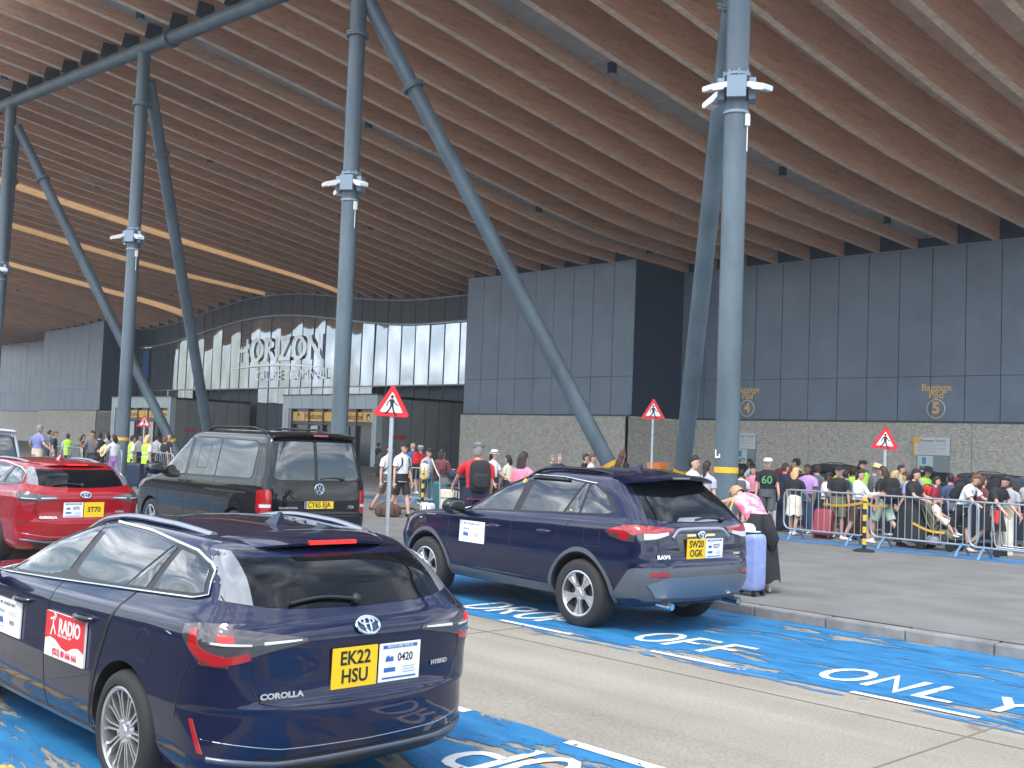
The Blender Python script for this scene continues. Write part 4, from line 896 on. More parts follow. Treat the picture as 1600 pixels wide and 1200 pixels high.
    lamp(cs, t, [[(.845, .79), (.80, .785), (.72, .80), (.66, .815)], [(.845, .825), (.80, .825), (.72, .838), (.67, .85)]], [[(-.86, .785), (-.76, .81), (-.66, .86), (-.645, .95)], [(-.85, .835), (-.78, .855), (-.73, .88), (-.70, .96)]], REDL, .010, 'red_light_bar', L0)
    lamp(cs, t, [[(.86, .895), (.78, .885), (.66, .882)], [(.86, .905), (.78, .897), (.66, .892)]], None, CLR, .010, 'white_light_strip', L0)
    lamp(cs, t, [[(.60, .885), (.48, .890), (.40, .895)], [(.60, .900), (.48, .902), (.40, .902)]], None, CLR, .010, 'white_light_strip', L0)
    if full: lamp(cs, t, [[(.80, .90), (.74, .898)], [(.80, .935), (.74, .932)]], None, REDG, .012, 'indicator_lamp', L0)
    for sd in (1, -1):
        q = patch(lambda u, z: cs.side(u, z, sd), [(-.76, .36), (-.735, .36)], [(-.70, .52), (-.675, .52)], .004, .01, 4, 5); obj('corner_reflector', q, REDL, t)
    # lower trim
    q = patch(cs.rear, [(.62, .225), (0, .215), (-.62, .225)], [(.74, .335), (0, .325), (-.74, .335)], .004, .01, 24, 5); obj('rear_diffuser', q, BLK, t, smooth=30)
    q = projtube(cs.rear, [(.80, .335), (.5, .30), (0, .30), (-.5, .30), (-.80, .335)], .016, .004, 8, step=40, sq=(.7, 1)); obj('diffuser_strip', q, mat('strip_grey', (.10, .11, .14), .3, metal=.6) if 'strip_grey' not in MATS else MATS['strip_grey'], t, smooth=60)
    q = projtube(cs.rear, [(.82, .43), (.5, .375), (0, .365), (-.5, .375), (-.82, .43)], .0022, .0, 6, step=40); obj('bumper_crease', q, SIL, t)
    for sd in (1, -1):
        fn = lambda u, z: cs.side(u, z, sd)
        q = patch(fn, [(.42, .205), (2.3, .205)], [(.42, .245), (2.3, .245)], .012, .03, 20, 3); obj('sill_strip', q, SIL, t, smooth=30)
    seams(cs, t, [[(.40, .27), (.36, .45), (.30, .70), (.16, .92), (.10, 1.04)], [(1.03, .26), (1.05, .6), (1.0, 1.0)], [(2.15, .30), (2.2, .6), (2.14, .93)], [(-.55, .50), (-.60, .70), (-.66, .78)], [(.40, .27), (2.16, .27)],
          [(-.20+.085*cos(a), .80+.085*sin(a)) for a in [2*pi*i/16 for i in range(17)]]],
          rear=[[(.71, 1.10), (.70, .98), (.67, .86), (.66, .70), (.60, .60), (.50, .578), (0, .572), (-.50, .578), (-.60, .60), (-.66, .70), (-.67, .86), (-.70, .98), (-.71, 1.10)]])
    if full:
        A_ = [(.44, .265), (.40, .45), (.33, .66), (.20, .90), (.10, 1.03)]
        q = patch(lambda u, z: cs.side(u, z, 1), A_, [(u-.045*sin(pi*min(1, (z-.2)*1.1)), z+.008) for u, z in A_], .003, .01, 24, 3); obj('open_door_gap', q, BLK, t, smooth=30)
    handle(cs, t, .50, .845, pm); handle(cs, t, 1.42, .835, pm); mirror(cs, t, 2.02, .93, pm)
    emblem_ovals(t, cs, .94, .072)
    z = .735; vs_ = 1 if full else -1; p, F = plate(t, cs, .085 if full else -.12, z, .28, .205, ['EK22', 'HSU'] if full else ['ST70', 'OXB'][:1], PLY, tilt=-.03, size=.098, hsp=.092, sx=.92)
    if not full: pass
    licence_sticker(t, F@Matrix.Translation((.29*vs_, .0, 0)), .27, .20, '0420' if full else '1075')
    def rt_text(s, v, z, size, sx=1.2):
        h, _ = cs.rear(v, z); h2, _ = cs.rear(v, z+.04); h3, _ = cs.rear(v-.05, z)
        text('lettering', s, frame(h+Vector((-.006, 0, 0)), h3-h, h2-h), CHR, t, size=size, sx=sx, depth=.002, bold=.002)
    rt_text('COROLLA', .50, .635, .038, 1.3); rt_text('HYBRID', -.50, .70, .032, 1.2)
    door_sheet(t, cs, 1.64, .70, .46, .215, '0420' if full else '1075')
    if full: red_radio(t, cs, .72, .70, .54, .255)
    for u in (0, 2.70):
        for sd in (1, -1): wheel(t, u, sd*.775, .318, .232, .225, 'multi', sd)
    return t
blue_est = estate('blue_estate_car', 'dark blue estate car in the foreground with EK22 HSU plate and red door advert', paint('paint_navy', (.005, .009, .038), .3))
blue_est.location = (-5.74, 3.56, -.055); blue_est.rotation_euler.z = pi
def suv(name, label, pm):
    t = thing(name, label, 'car'); G = mat('grey_cladding', (.075, .085, .10), .5, noise=.06, scale=10)
    LV = [(.30, -.78, 3.40, .80, 0, .28, 3.2, .35, 2.6), (.40, -.90, 3.52, .88, 0, .34, 3.0, .5, 2.6), (.52, -.955, 3.58, .905, 0, .38, 3.0, .6, 2.5), (.60, -.97, 3.60, .915, 0, .38, 3.0, .6, 2.5), (.71, -.965, 3.61, .922, 0, .38, 3.0, .6, 2.5), (.745, -.93, 3.60, .922, 0, .34, 3.2, .6, 2.5), (.80, -.885, 3.58, .918, 0, .26, 4.0, .6, 2.5),
          (.92, -.875, 3.52, .915, -.005, .26, 4.0, .6, 2.5), (1.00, -.865, 3.40, .912, -.01, .26, 4.0, .6, 2.4), (1.055, -.85, 3.05, .905, -.015, .26, 3.9, .6, 2.4), (1.09, -.83, 2.45, .885, -.018, .26, 3.9, .5, 2.5), (1.13, -.80, 2.22, .855, -.018, .25, 3.8, .45, 2.6), (1.30, -.66, 1.86, .785, -.008, .24, 3.6, .42, 2.6), (1.46, -.50, 1.50, .715, .004, .24, 3.2, .40, 2.6), (1.56, -.40, 1.20, .655, .012, .24, 3.0, .4, 2.6), (1.60, -.32, 1.02, .605, .014, .24, 2.9, .4, 2.6), (1.622, -.24, .85, .54, .016, .26, 2.8, .4, 2.5)]
    me = body_mesh('body', LV, pm, 1.2, arches=((0, .355, .415), (2.69, .355, .415)), crown=.035, barrel=.020)
    o = link(bpy.data.objects.new('body', me)); o.parent = t; cs = Caster(me)
    bo = [(-.42, 1.22), (-.30, 1.185), (.6, 1.15), (1.5, 1.11), (2.16, 1.07)]; to = [(-.30, 1.36), (-.02, 1.495), (.5, 1.54), (1.0, 1.545), (1.40, 1.51), (1.75, 1.36), (2.16, 1.09)]
    def TZ(u): return interp([p[0] for p in to], [p[1] for p in to], u)-.022
    def BZ(u): return interp([p[0] for p in bo], [p[1] for p in bo], u)+.015
    def pane(ub0, ub1, ut0, ut1, gl=AUTOG, n=6): return ([(lerp(ub0, ub1, i/n), BZ(lerp(ub0, ub1, i/n))) for i in range(n+1)], [(lerp(ut0, ut1, i/n), TZ(lerp(ut0, ut1, i/n))) for i in range(n+1)], gl)
    side_glass(cs, t, [pane(-.37, .06, -.24, .05), pane(.10, .30, .09, .13), pane(.34, 1.02, .17, .93), pane(1.14, 2.02, 1.05, 1.98)], (bo, to), chrome=False)
    for sd in (1, -1):
        c = projtube(lambda u, z: cs.side(u, z, sd), to[1:], .008, .006, 6, step=60); obj('chrome_trim', c, CHR, t)
        q = patch(lambda u, z: cs.side(u, z, sd), [(.38, 1.505), (1.0, 1.51)], [(.42, 1.528), (1.0, 1.533)], .03, .01, 12, 3); obj('wind_deflector', q, PRIV, t, smooth=30)
    g = patch(cs.rear, [(.70, 1.18), (.4, 1.145), (0, 1.135), (-.4, 1.145), (-.70, 1.18)], [(.58, 1.52), (0, 1.545), (-.58, 1.52)], .003, .01, 26, 8); obj('rear_window', g, PRIV, t, smooth=30)
    b_ = MB(); b_.box((0,0,0),(.001,.001,.001)); 
    g = patch(cs.rear, [(.33, 1.150), (.0, 1.142), (-.33, 1.150)], [(.26, 1.185), (0, 1.19), (-.26, 1.185)], .012, .01, 14, 4); obj('wiper_cover', g, MATS.get('fairing_grey'), t, smooth=30)
    sp = MB(); R_ = []
    for i in range(17):
        v = lerp(-.63, .63, i/16); k = abs(v)/.63; e = .10*k**3; h, _ = cs.top(-.20+e*.2, v*.92); z0 = h.z+.004
        R_.append([(-.16, v, z0), (-.34, v, z0+.002), (-.52+e, v, z0-.018), (-.57+e, v, z0-.038), (-.56+e, v, z0-.062), (-.46+e, v, z0-.07), (-.34, v, z0-.08)])
    sp.grid(R_); sp.add(R_[0], [tuple(range(7))]); sp.add(R_[-1], [tuple(range(7))]); so = obj('roof_spoiler', sp, pm, t, smooth=50)
    b = MB(); b.box((-.578, -.13, R_[8][3][2]-.018), (-.54, .13, R_[8][3][2]+.002)); obj('high_brake_lamp', b, MATS.get('fairing_grey'), so)
    fin(cs, t, .05, pm); rails(cs, t, -.1, 1.25, .56, BLK, .035, .52); wiper(cs, t, -.38, .05, 1.165)
    # tail lamps: red over clear, wrapping to the flank
    L0 = lamp(cs, t, [[(.88, .96), (.80, .965), (.62, .98), (.42, 1.04)], [(.88, 1.115), (.78, 1.115), (.60, 1.105), (.40, 1.085)]], [[(-.74, .95), (-.62, .945), (-.42, .985)], [(-.74, 1.12), (-.62, 1.115), (-.34, 1.04)]], SMOK, .006)
    lamp(cs, t, [[(.87, 1.035), (.78, 1.035), (.60, 1.03), (.43, 1.05)], [(.88, 1.11), (.78, 1.11), (.60, 1.10), (.42, 1.08)]], [[(-.76, 1.02), (-.62, 1.02), (-.44, 1.015)], [(-.76, 1.115), (-.62, 1.11), (-.38, 1.045)]], REDL, .010, 'red_lens', L0)
    lamp(cs, t, None, [[(-.66, .96), (-.56, .965)], [(-.66, 1.03), (-.55, 1.03)]], REDL, .010, 'red_lens', L0)
    lamp(cs, t, [[(.80, .975), (.66, .985), (.50, 1.02)], [(.80, 1.035), (.66, 1.035), (.50, 1.05)]], None, CLR, .010, 'clear_lens', L0)
    # chrome/paint bar joining the lamps and plate recess
    c = projtube(cs.rear, [(.44, .985), (.36, 1.055), (.30, 1.068), (0, 1.072), (-.30, 1.068), (-.36, 1.055), (-.44, .985)], .022, .002, 8, step=50, sq=(.5, 1)); obj('chrome_bar', c, SIL, t)
    q = patch(cs.rear, [(.33, .83), (-.33, .83)], [(.40, 1.03), (-.40, 1.03)], .0015, .01, 12, 4); obj('plate_recess', q, mat('recess_navy', (.004, .006, .02), .3, coat=1), t)
    for v in (.16, -.14):
        q = patch(cs.rear, [(v-.065, 1.00), (v+.065, 1.00)], [(v-.06, 1.022), (v+.06, 1.022)], .010, .01, 6, 3); obj('plate_lamp', q, MATS.get('plate_lamp') or mat('plate_lamp', (.85, .62, .30), .3), t)
    emblem_ovals(t, cs, 1.012, .055)
    p, F = plate(t, cs, .115, .875, .28, .205, ['SW20', 'OGK'], PLY, tilt=-.03, size=.098, hsp=.092, sx=.92, off=.02); licence_sticker(t, F@Matrix.Translation((.285, 0, 0)), .27, .20, '0237')
    def rt_text(s, v, z, size, sx=1.2):
        h, _ = cs.rear(v, z); h2, _ = cs.rear(v, z+.04); h3, _ = cs.rear(v-.05, z); text('lettering', s, frame(h+Vector((-.006, 0, 0)), h3-h, h2-h), CHR, t, size=size, sx=sx, depth=.002, bold=.002)
    rt_text('RAV4', .58, .80, .055, 1.35); rt_text('HYBRID', -.56, .81, .030, 1.2)
    # grey lower bumper, silver skid panel, reflectors, exhausts
    q = patch(cs.rear, [(.80, .385), (.5, .345), (0, .335), (-.5, .345), (-.80, .385)], [(.905, .70), (.60, .70), (.46, .735), (-.46, .735), (-.60, .70), (-.905, .70)], .004, .01, 40, 10); obj('lower_bumper', q, G, t, smooth=30)
    q = patch(cs.rear, [(.66, .40), (0, .38), (-.66, .40)], [(.78, .53), (.60, .60), (0, .605), (-.60, .60), (-.78, .53)], .022, .01, 30, 5); obj('skid_panel', q, mat('skid_silver', (.20, .23, .27), .35, metal=.6), t, smooth=30)
    for sd in (1, -1):
        q = patch(cs.rear, [(.76*sd, .615), (.56*sd, .615)], [(.75*sd, .655), (.56*sd, .65)], .012, .01, 6, 3); obj('rear_reflector', q, REDL, t)
        e = MB(); e.tube([(-.62, .52*sd, .335), (-.80, .52*sd, .325), (-.955, .52*sd, .315)], .042, 16, caps=False); e.tube([(-.955, .52*sd, .315), (-.80, .52*sd, .325)], .034, 16); obj('exhaust_tip', e, CHR, t)
        fn = lambda u, z: cs.side(u, z, sd)
        for u0, rr_ in ((0, .355), (2.69, .355)):
            oi, oo = [], []
            for k in range(25):
                a = radians(lerp(-12, 192, k/24)); f = 1+.03*cos(4*a)
                oi.append((u0+.412*cos(a), .355+.412*sin(a))); oo.append((u0+.475*f*cos(a), .355+.470*f*sin(a)))
            oi = [(u, max(.31, z)) for u, z in oi]; oo = [(u, max(.31, z)) for u, z in oo]
            q = patch(fn, oi, oo, .014, .02, 34, 4); obj('arch_trim', q, G, t, smooth=30)
        q = patch(fn, [(.46, .31), (2.22, .31)], [(.52, .40), (.9, .40), (1.4, .415), (2.2, .43)], .012, .02, 26, 5); obj('sill_cladding', q, G, t, smooth=30)
        q = patch(fn, [(-.80, .40), (-.44, .36)], [(-.90, .70), (-.70, .69), (-.50, .46)], .0045, .01, 10, 8); obj('bumper_side', q, G, t, smooth=30)
        q = patch(fn, [(3.24, .98), (3.50, .90)], [(3.12, 1.01), (3.42, .985)], .006, .01, 8, 4); obj('headlamp', q, CLR, t, smooth=30)
        q = patch(fn, [(2.52, .99), (2.70, .985)], [(2.52, 1.005), (2.70, 1.0)], .008, .01, 6, 3); obj('side_badge', q, CHR, t)
        for pp in ((.22, 1.215), (1.12, 1.47)):
            q = patch(fn, [(pp[0]-.02, pp[1]-.02), (pp[0]+.02, pp[1]-.02)], [(pp[0]-.02, pp[1]+.02), (pp[0]+.02, pp[1]+.02)], .007, .01, 4, 4); obj('window_sticker', q, PLY, t)
    seams(cs, t, [[(.30, .50), (.44, .75), (.36, .95), (.12, 1.12)], [(1.08, .40), (1.12, .7), (1.08, 1.10)], [(2.20, .45), (2.26, .8), (2.22, 1.08)], [(.40, .42), (2.2, .44)], [(-.45, 1.16), (-.62, 1.12), (-.78, 1.12)], [(-.28, .86), (-.08, .86), (-.05, .88), (-.05, 1.02), (-.08, 1.04), (-.26, 1.04), (-.28, 1.02), (-.28, .86)], [(2.3, 1.03), (2.9, .99), (3.35, .93)]],
          rear=[[(.74, 1.20), (.70, 1.12), (.64, .95), (.63, .78), (.56, .745), (0, .742), (-.56, .745), (-.63, .78), (-.64, .95), (-.70, 1.12), (-.74, 1.20)]])
    c = MB(); projtube(lambda u, z: cs.side(u, z, 1), [(.4, .92), (1.2, .93), (2.3, .93)], .006, 0, 5, mb=c); 
    handle(cs, t, .55, .955, pm); handle(cs, t, 1.40, .945, pm); mirror(cs, t, 2.00, 1.08, pm, 1.15)
    door_sheet(t, cs, 1.78, .845, .46, .245, '0237')
    for u in (0, 2.69):
        for sd in (1, -1): wheel(t, u, sd*.80, .355, .235, .235, 'five', sd)
    return t
def van(name, label, pm, white=False):
    t = thing(name, label, 'van' if not white else 'car'); s = 1.0
    LV = [(.24, -.88, 3.78, .86, 0, .16, 4, .35, 3), (.36, -.95, 3.86, .93, 0, .20, 4, .45, 3), (.55, -.985, 3.89, .95, 0, .22, 4, .5, 3), (.63, -.985, 3.90, .95, 0, .22, 4, .5, 3), (.66, -.955, 3.90, .95, 0, .20, 4.2, .5, 3), (.85, -.95, 3.84, .952, 0, .18, 4.4, .5, 3), (.98, -.945, 3.70, .95, 0, .18, 4.4, .5, 3), (1.06, -.94, 3.40, .945, -.004, .18, 4.4, .55, 3), (1.12, -.935, 3.05, .935, -.006, .18, 4.4, .5, 3), (1.18, -.93, 2.85, .918, -.006, .18, 4.4, .4, 3.2),
          (1.40, -.905, 2.55, .875, 0, .17, 4.4, .36, 3.2), (1.65, -.86, 2.20, .825, .0, .17, 4.2, .34, 3.2), (1.80, -.82, 1.98, .785, .002, .17, 4, .32, 3.2), (1.86, -.78, 1.86, .755, .003, .17, 3.6, .32, 3), (1.895, -.70, 1.70, .70, .004, .18, 3.4, .32, 3), (1.91, -.62, 1.55, .62, .004, .2, 3.2, .32, 3)]
    me = body_mesh('body', LV, pm, 1.4, arches=((0, .335, .385), (3.0, .335, .385)), crown=.03, barrel=.006)
    o = link(bpy.data.objects.new('body', me)); o.parent = t; cs = Caster(me)
    for sd in (1, -1):
        fn = lambda u, z: cs.side(u, z, sd)
        for (b, tp) in (([(-.50, 1.23), (-.46, 1.19), (.66, 1.18)], [(-.50, 1.66), (-.44, 1.75), (.66, 1.77)]), ([(.70, 1.18), (1.62, 1.17)], [(.70, 1.77), (1.58, 1.775)]), ([(1.74, 1.17), (2.62, 1.12)], [(1.70, 1.765), (1.98, 1.74), (2.10, 1.70), (2.64, 1.20)])):
            q = patch(fn, [(u, z-.02) for u, z in b], [(u, z+.02) for u, z in tp], .002, .01, 16, 6); obj('window_surround', q, BLK, t, smooth=30)
            q = patch(fn, b, tp, .005, .01, 16, 9, bulge=.006); obj('side_window', q, AUTOG, t, smooth=30)
        c = projtube(fn, [(1.0, 1.29), (1.36, 1.28), (1.36, 1.66), (1.0, 1.67)], .006, .006, 5, True, step=40); obj('sliding_vent', c, BLK, t)
        q = patch(fn, [(-.40, .945), (.95, .945)], [(-.40, .975), (.95, .975)], .006, .01, 14, 3); obj('slide_rail', q, BLK, t)
    q = patch(cs.rear, [(.80, 1.20), (.74, 1.16), (.02, 1.145), (-.74, 1.16), (-.80, 1.20)], [(.70, 1.76), (.66, 1.80), (-.66, 1.80), (-.70, 1.76)], .0015, .01, 26, 7); obj('window_surround', q, BLK, t, smooth=30)
    for a, b_ in ((.06, .76), (-.0, -.76)):
        q = patch(cs.rear, [(a, 1.18), (b_*.93, 1.185), (b_, 1.23)], [(a, 1.775), (b_*.82, 1.77), (b_*.88, 1.70)], .005, .01, 14, 7); obj('rear_window', q, AUTOG, t, smooth=30)
    sp = MB(); R_ = []
    for i in range(15):
        v = lerp(-.74, .74, i/14); k = abs(v)/.74; e = .10*k**4; h, _ = cs.top(-.55+e*.2, v*.9)
        z0 = h.z+.005; R_.append([(-.48, v, z0), (-.70, v, z0), (-.93+e, v, z0-.035), (-.96+e, v, z0-.055), (-.94+e, v, z0-.075), (-.80, v, z0-.085)])
    sp.grid(R_); sp.add(R_[0], [tuple(range(6))]); sp.add(R_[-1], [tuple(range(6))]); so = obj('roof_spoiler', sp, pm, t, smooth=50)
    if not white:
        b = MB(); b.box((-.966, -.13, R_[7][3][2]-.018), (-.92, .13, R_[7][3][2]+.012)); obj('high_brake_lamp', b, REDL, so)
    rails(cs, t, -.35, 1.75, .60, BLK if not white else SIL, .07, .56)
    L0 = lamp(cs, t, [[(.93, .66), (.86, .66), (.80, .67)], [(.92, 1.02), (.84, 1.03), (.80, 1.00)]], [[(-.90, .66), (-.80, .66), (-.72, .70)], [(-.90, 1.03), (-.80, 1.03), (-.72, 1.0)]], REDL, .008)
    lamp(cs, t, [[(.93, .76), (.86, .76), (.81, .765)], [(.93, .81), (.86, .81), (.81, .81)]], [[(-.9, .76), (-.82, .76)], [(-.9, .81), (-.82, .81)]], CLR, .012, 'clear_lens', L0)
    seams(cs, t, [[(.68, .35), (.69, 1.15)], [(1.68, .35), (1.69, 1.15)], [(2.72, .4), (2.74, 1.1)], [(-.4, .96), (.68, .96)], [(-.60, 1.80), (-.62, 1.1), (-.60, 1.02)]],
          rear=[[(.80, 1.78), (.86, 1.2), (.80, 1.02), (.79, .70), (.74, .655), (-.74, .655), (-.79, .70), (-.80, 1.02), (-.86, 1.2), (-.80, 1.78)]])
    handle(cs, t, 1.56, 1.055, pm, .17); handle(cs, t, 1.84, 1.055, pm, .17); mirror(cs, t, 2.60, 1.17, pm, 1.35)
    h, _ = cs.rear(0, 1.045)
    if not white:
        F = frame((h.x-.014, -.02, 1.045), (0, -1, 0), (0, 0, 1)); m = MB(); R1 = .082
        m.tube([F@Vector((R1*cos(2*pi*i/28), R1*sin(2*pi*i/28), 0)) for i in range(28)], .009, 6, closed=True)
        T = lambda p: F@Vector((p.x*R1, p.y*R1, .004))
        stroke(m, [(-.42, .82), (-.0, .10), (.42, .82)], .17, T); stroke(m, [(-.82, .42), (-.42, -.72), (0, .02), (.42, -.72), (.82, .42)], .17, T); obj('badge', m, CHR, t, smooth=0)
        q = MB(); q.prism([(R1*cos(2*pi*i/24), R1*sin(2*pi*i/24)) for i in range(24)], .006, F@Matrix.Translation((0, 0, -.010))); obj('badge_back', q, MATS.get('badge_blue'), t)
        p, F = plate(t, cs, -.02, .80, .52, .115, ['CY65 EJA'], PLY, size=.118, sx=.88, off=.02)
        q = MB(); q.box((-.26, -.057, .003), (-.225, .057, .0045), F); obj('blue_band', q, MATS.get('licence_blue'), p)
        q = patch(cs.rear, [(.34, .885), (-.36, .885)], [(.34, .915), (-.36, .915)], .02, .01, 10, 3); obj('handle_bar', q, pm, t, smooth=30)
        def rt_text(s, v, z, size, sx=1.2):
            h, _ = cs.rear(v, z); text('lettering', s, frame(h+Vector((-.008, 0, 0)), (0, -1, 0), (0, 0, 1)), CHR, t, size=size, sx=sx, depth=.002, bold=.002)
        rt_text('TRANSPORTER', .52, .755, .045, 1.1); rt_text('TDI', -.62, .76, .06, 1.2)
        wiper(cs, t, -.45, -.05, 1.20)
    q = patch(cs.rear, [(.90, .34), (0, .33), (-.90, .34)], [(.93, .40), (0, .39), (-.93, .40)], .006, .01, 20, 3); obj('bumper_strip', q, BLK, t, smooth=30)
    for sd in (1, -1):
        q = patch(lambda u, z: cs.side(u, z, sd), [(3.42, .98), (3.72, .90)], [(3.36, 1.05), (3.60, 1.03)], .006, .01, 8, 4); obj('headlamp', q, CLR, t, smooth=30)
    for u in (0, 3.0):
        for sd in (1, -1): wheel(t, u, sd*.83, .335, .225, .215, 'disc', sd)
    return t
NAVYP = MATS['paint_navy']
suv_ = suv('blue_suv', 'dark blue SUV with grey wheel arches parked on the drop off bay beside the kerb', NAVYP)
suv_.location = (-7.95, 9.52, -.015); suv_.rotation_euler.z = pi+radians(-3.2)
vn = van('black_van', 'black passenger van with roof rails and CY65 EJA plate behind the foreground car', paint('paint_black', (.003, .004, .006), .0))
vn.location = (-15.75, 9.95, 0); vn.rotation_euler.z = pi+radians(-1.5)
red = estate('red_estate_car', 'red estate car with silver roof rails parked left of the black van', paint('paint_red', (.30, .006, .012), .25), False)
red.location = (-16.25, 6.45, 0); red.rotation_euler.z = pi+radians(1.0)
wh = van('white_people_carrier', 'white people carrier cut off by the left edge behind the red car', paint('paint_white', (.62, .64, .66), .0), True)
wh.location = (-27.2, 8.75, 0); wh.scale = (.95, .95, .93); wh.rotation_euler.z = pi
# ================================================================ PEOPLE
def rc(x, y):      # viewing ray through a pixel of the 1600 px photograph
    return fw+rt*((x-800)/1755)-up*((y-600)/1755)
def spot(px, Y): d = rc(px, 720); return d.x/d.y*Y
SK = [mat('skin_light', (.56, .33, .25), .5), mat('skin_tan', (.42, .23, .16), .5), mat('skin_brown', (.16, .08, .05), .5)]
EYE = mat('eye_dark', (.02, .015, .012), .3); LIP = mat('lip_tone', (.42, .15, .13), .5)
def K(name, c, r=.8): return MATS.get(name) or mat(name, c, r, noise=.14, scale=7, bump=.3, bscale=30, bdist=.012)
COL = dict(white=(.72, .73, .76), black=(.014, .015, .019), navy=(.015, .025, .06), grey=(.10, .11, .13), lgrey=(.32, .33, .36), maroon=(.13, .035, .045), red=(.62, .02, .025), pink=(.72, .22, .32), lilac=(.45, .27, .58), beige=(.52, .45, .34), blue=(.03, .13, .42), peri=(.17, .20, .42), hiv=(.42, .85, .04), khaki=(.16, .16, .10), yellow=(.70, .50, .12), teal=(.03, .12, .14), lav=(.36, .37, .46), cream=(.66, .62, .50), green=(.05, .09, .05), denim=(.04, .07, .15), brown=(.09, .045, .03), sblue=(.25, .32, .62), dred=(.25, .015, .03), pale=(.40, .52, .42), straw=(.62, .46, .26))
HAIR = dict(black=(.012, .010, .010), brown=(.045, .022, .013), dbrown=(.025, .014, .010), blonde=(.55, .38, .18), grey=(.22, .21, .20), ginger=(.14, .055, .025))
def cl(c): return K('cloth_'+c, COL[c])
def hr(c): return K('hair_'+c, HAIR[c], .6)
PEND = []
def Rx(v, a): return Vector((v.x*cos(a)+v.z*sin(a), v.y, -v.x*sin(a)+v.z*cos(a)))     # lean forward (towards +x)
def loft(mb, secs, n=18, mi=0, caps=True):   # secs: (centre, half-x, half-y, axisx vector, axisy vector)
    base = []
    for c, a, b, ex, ey in secs: base.append([c+ex*(a*cos(2*pi*i/n))+ey*(b*sin(2*pi*i/n)) for i in range(n)]+[])
    for r in base: r.append(r[0])
    mb.grid(base, mi)
    if caps: mb.add(base[0][:-1], [tuple(range(n))], mi); mb.add(base[-1][:-1], [tuple(range(n))], mi)
def sell(mb, c, r, e=.45, M=None, n=16, m=12, mi=0):
    sp = lambda v, p: math.copysign(abs(v)**p, v); M = M or Matrix.Identity(4); c = Vector(c); rows = []
    for j in range(m+1):
        t = -pi/2+pi*j/m; rows.append([M@(c+Vector((r[0]*sp(cos(t), e)*sp(cos(2*pi*i/n), e), r[1]*sp(cos(t), e)*sp(sin(2*pi*i/n), e), r[2]*sp(sin(t), e)))) for i in range(n+1)])
    return mb.grid(rows, mi)
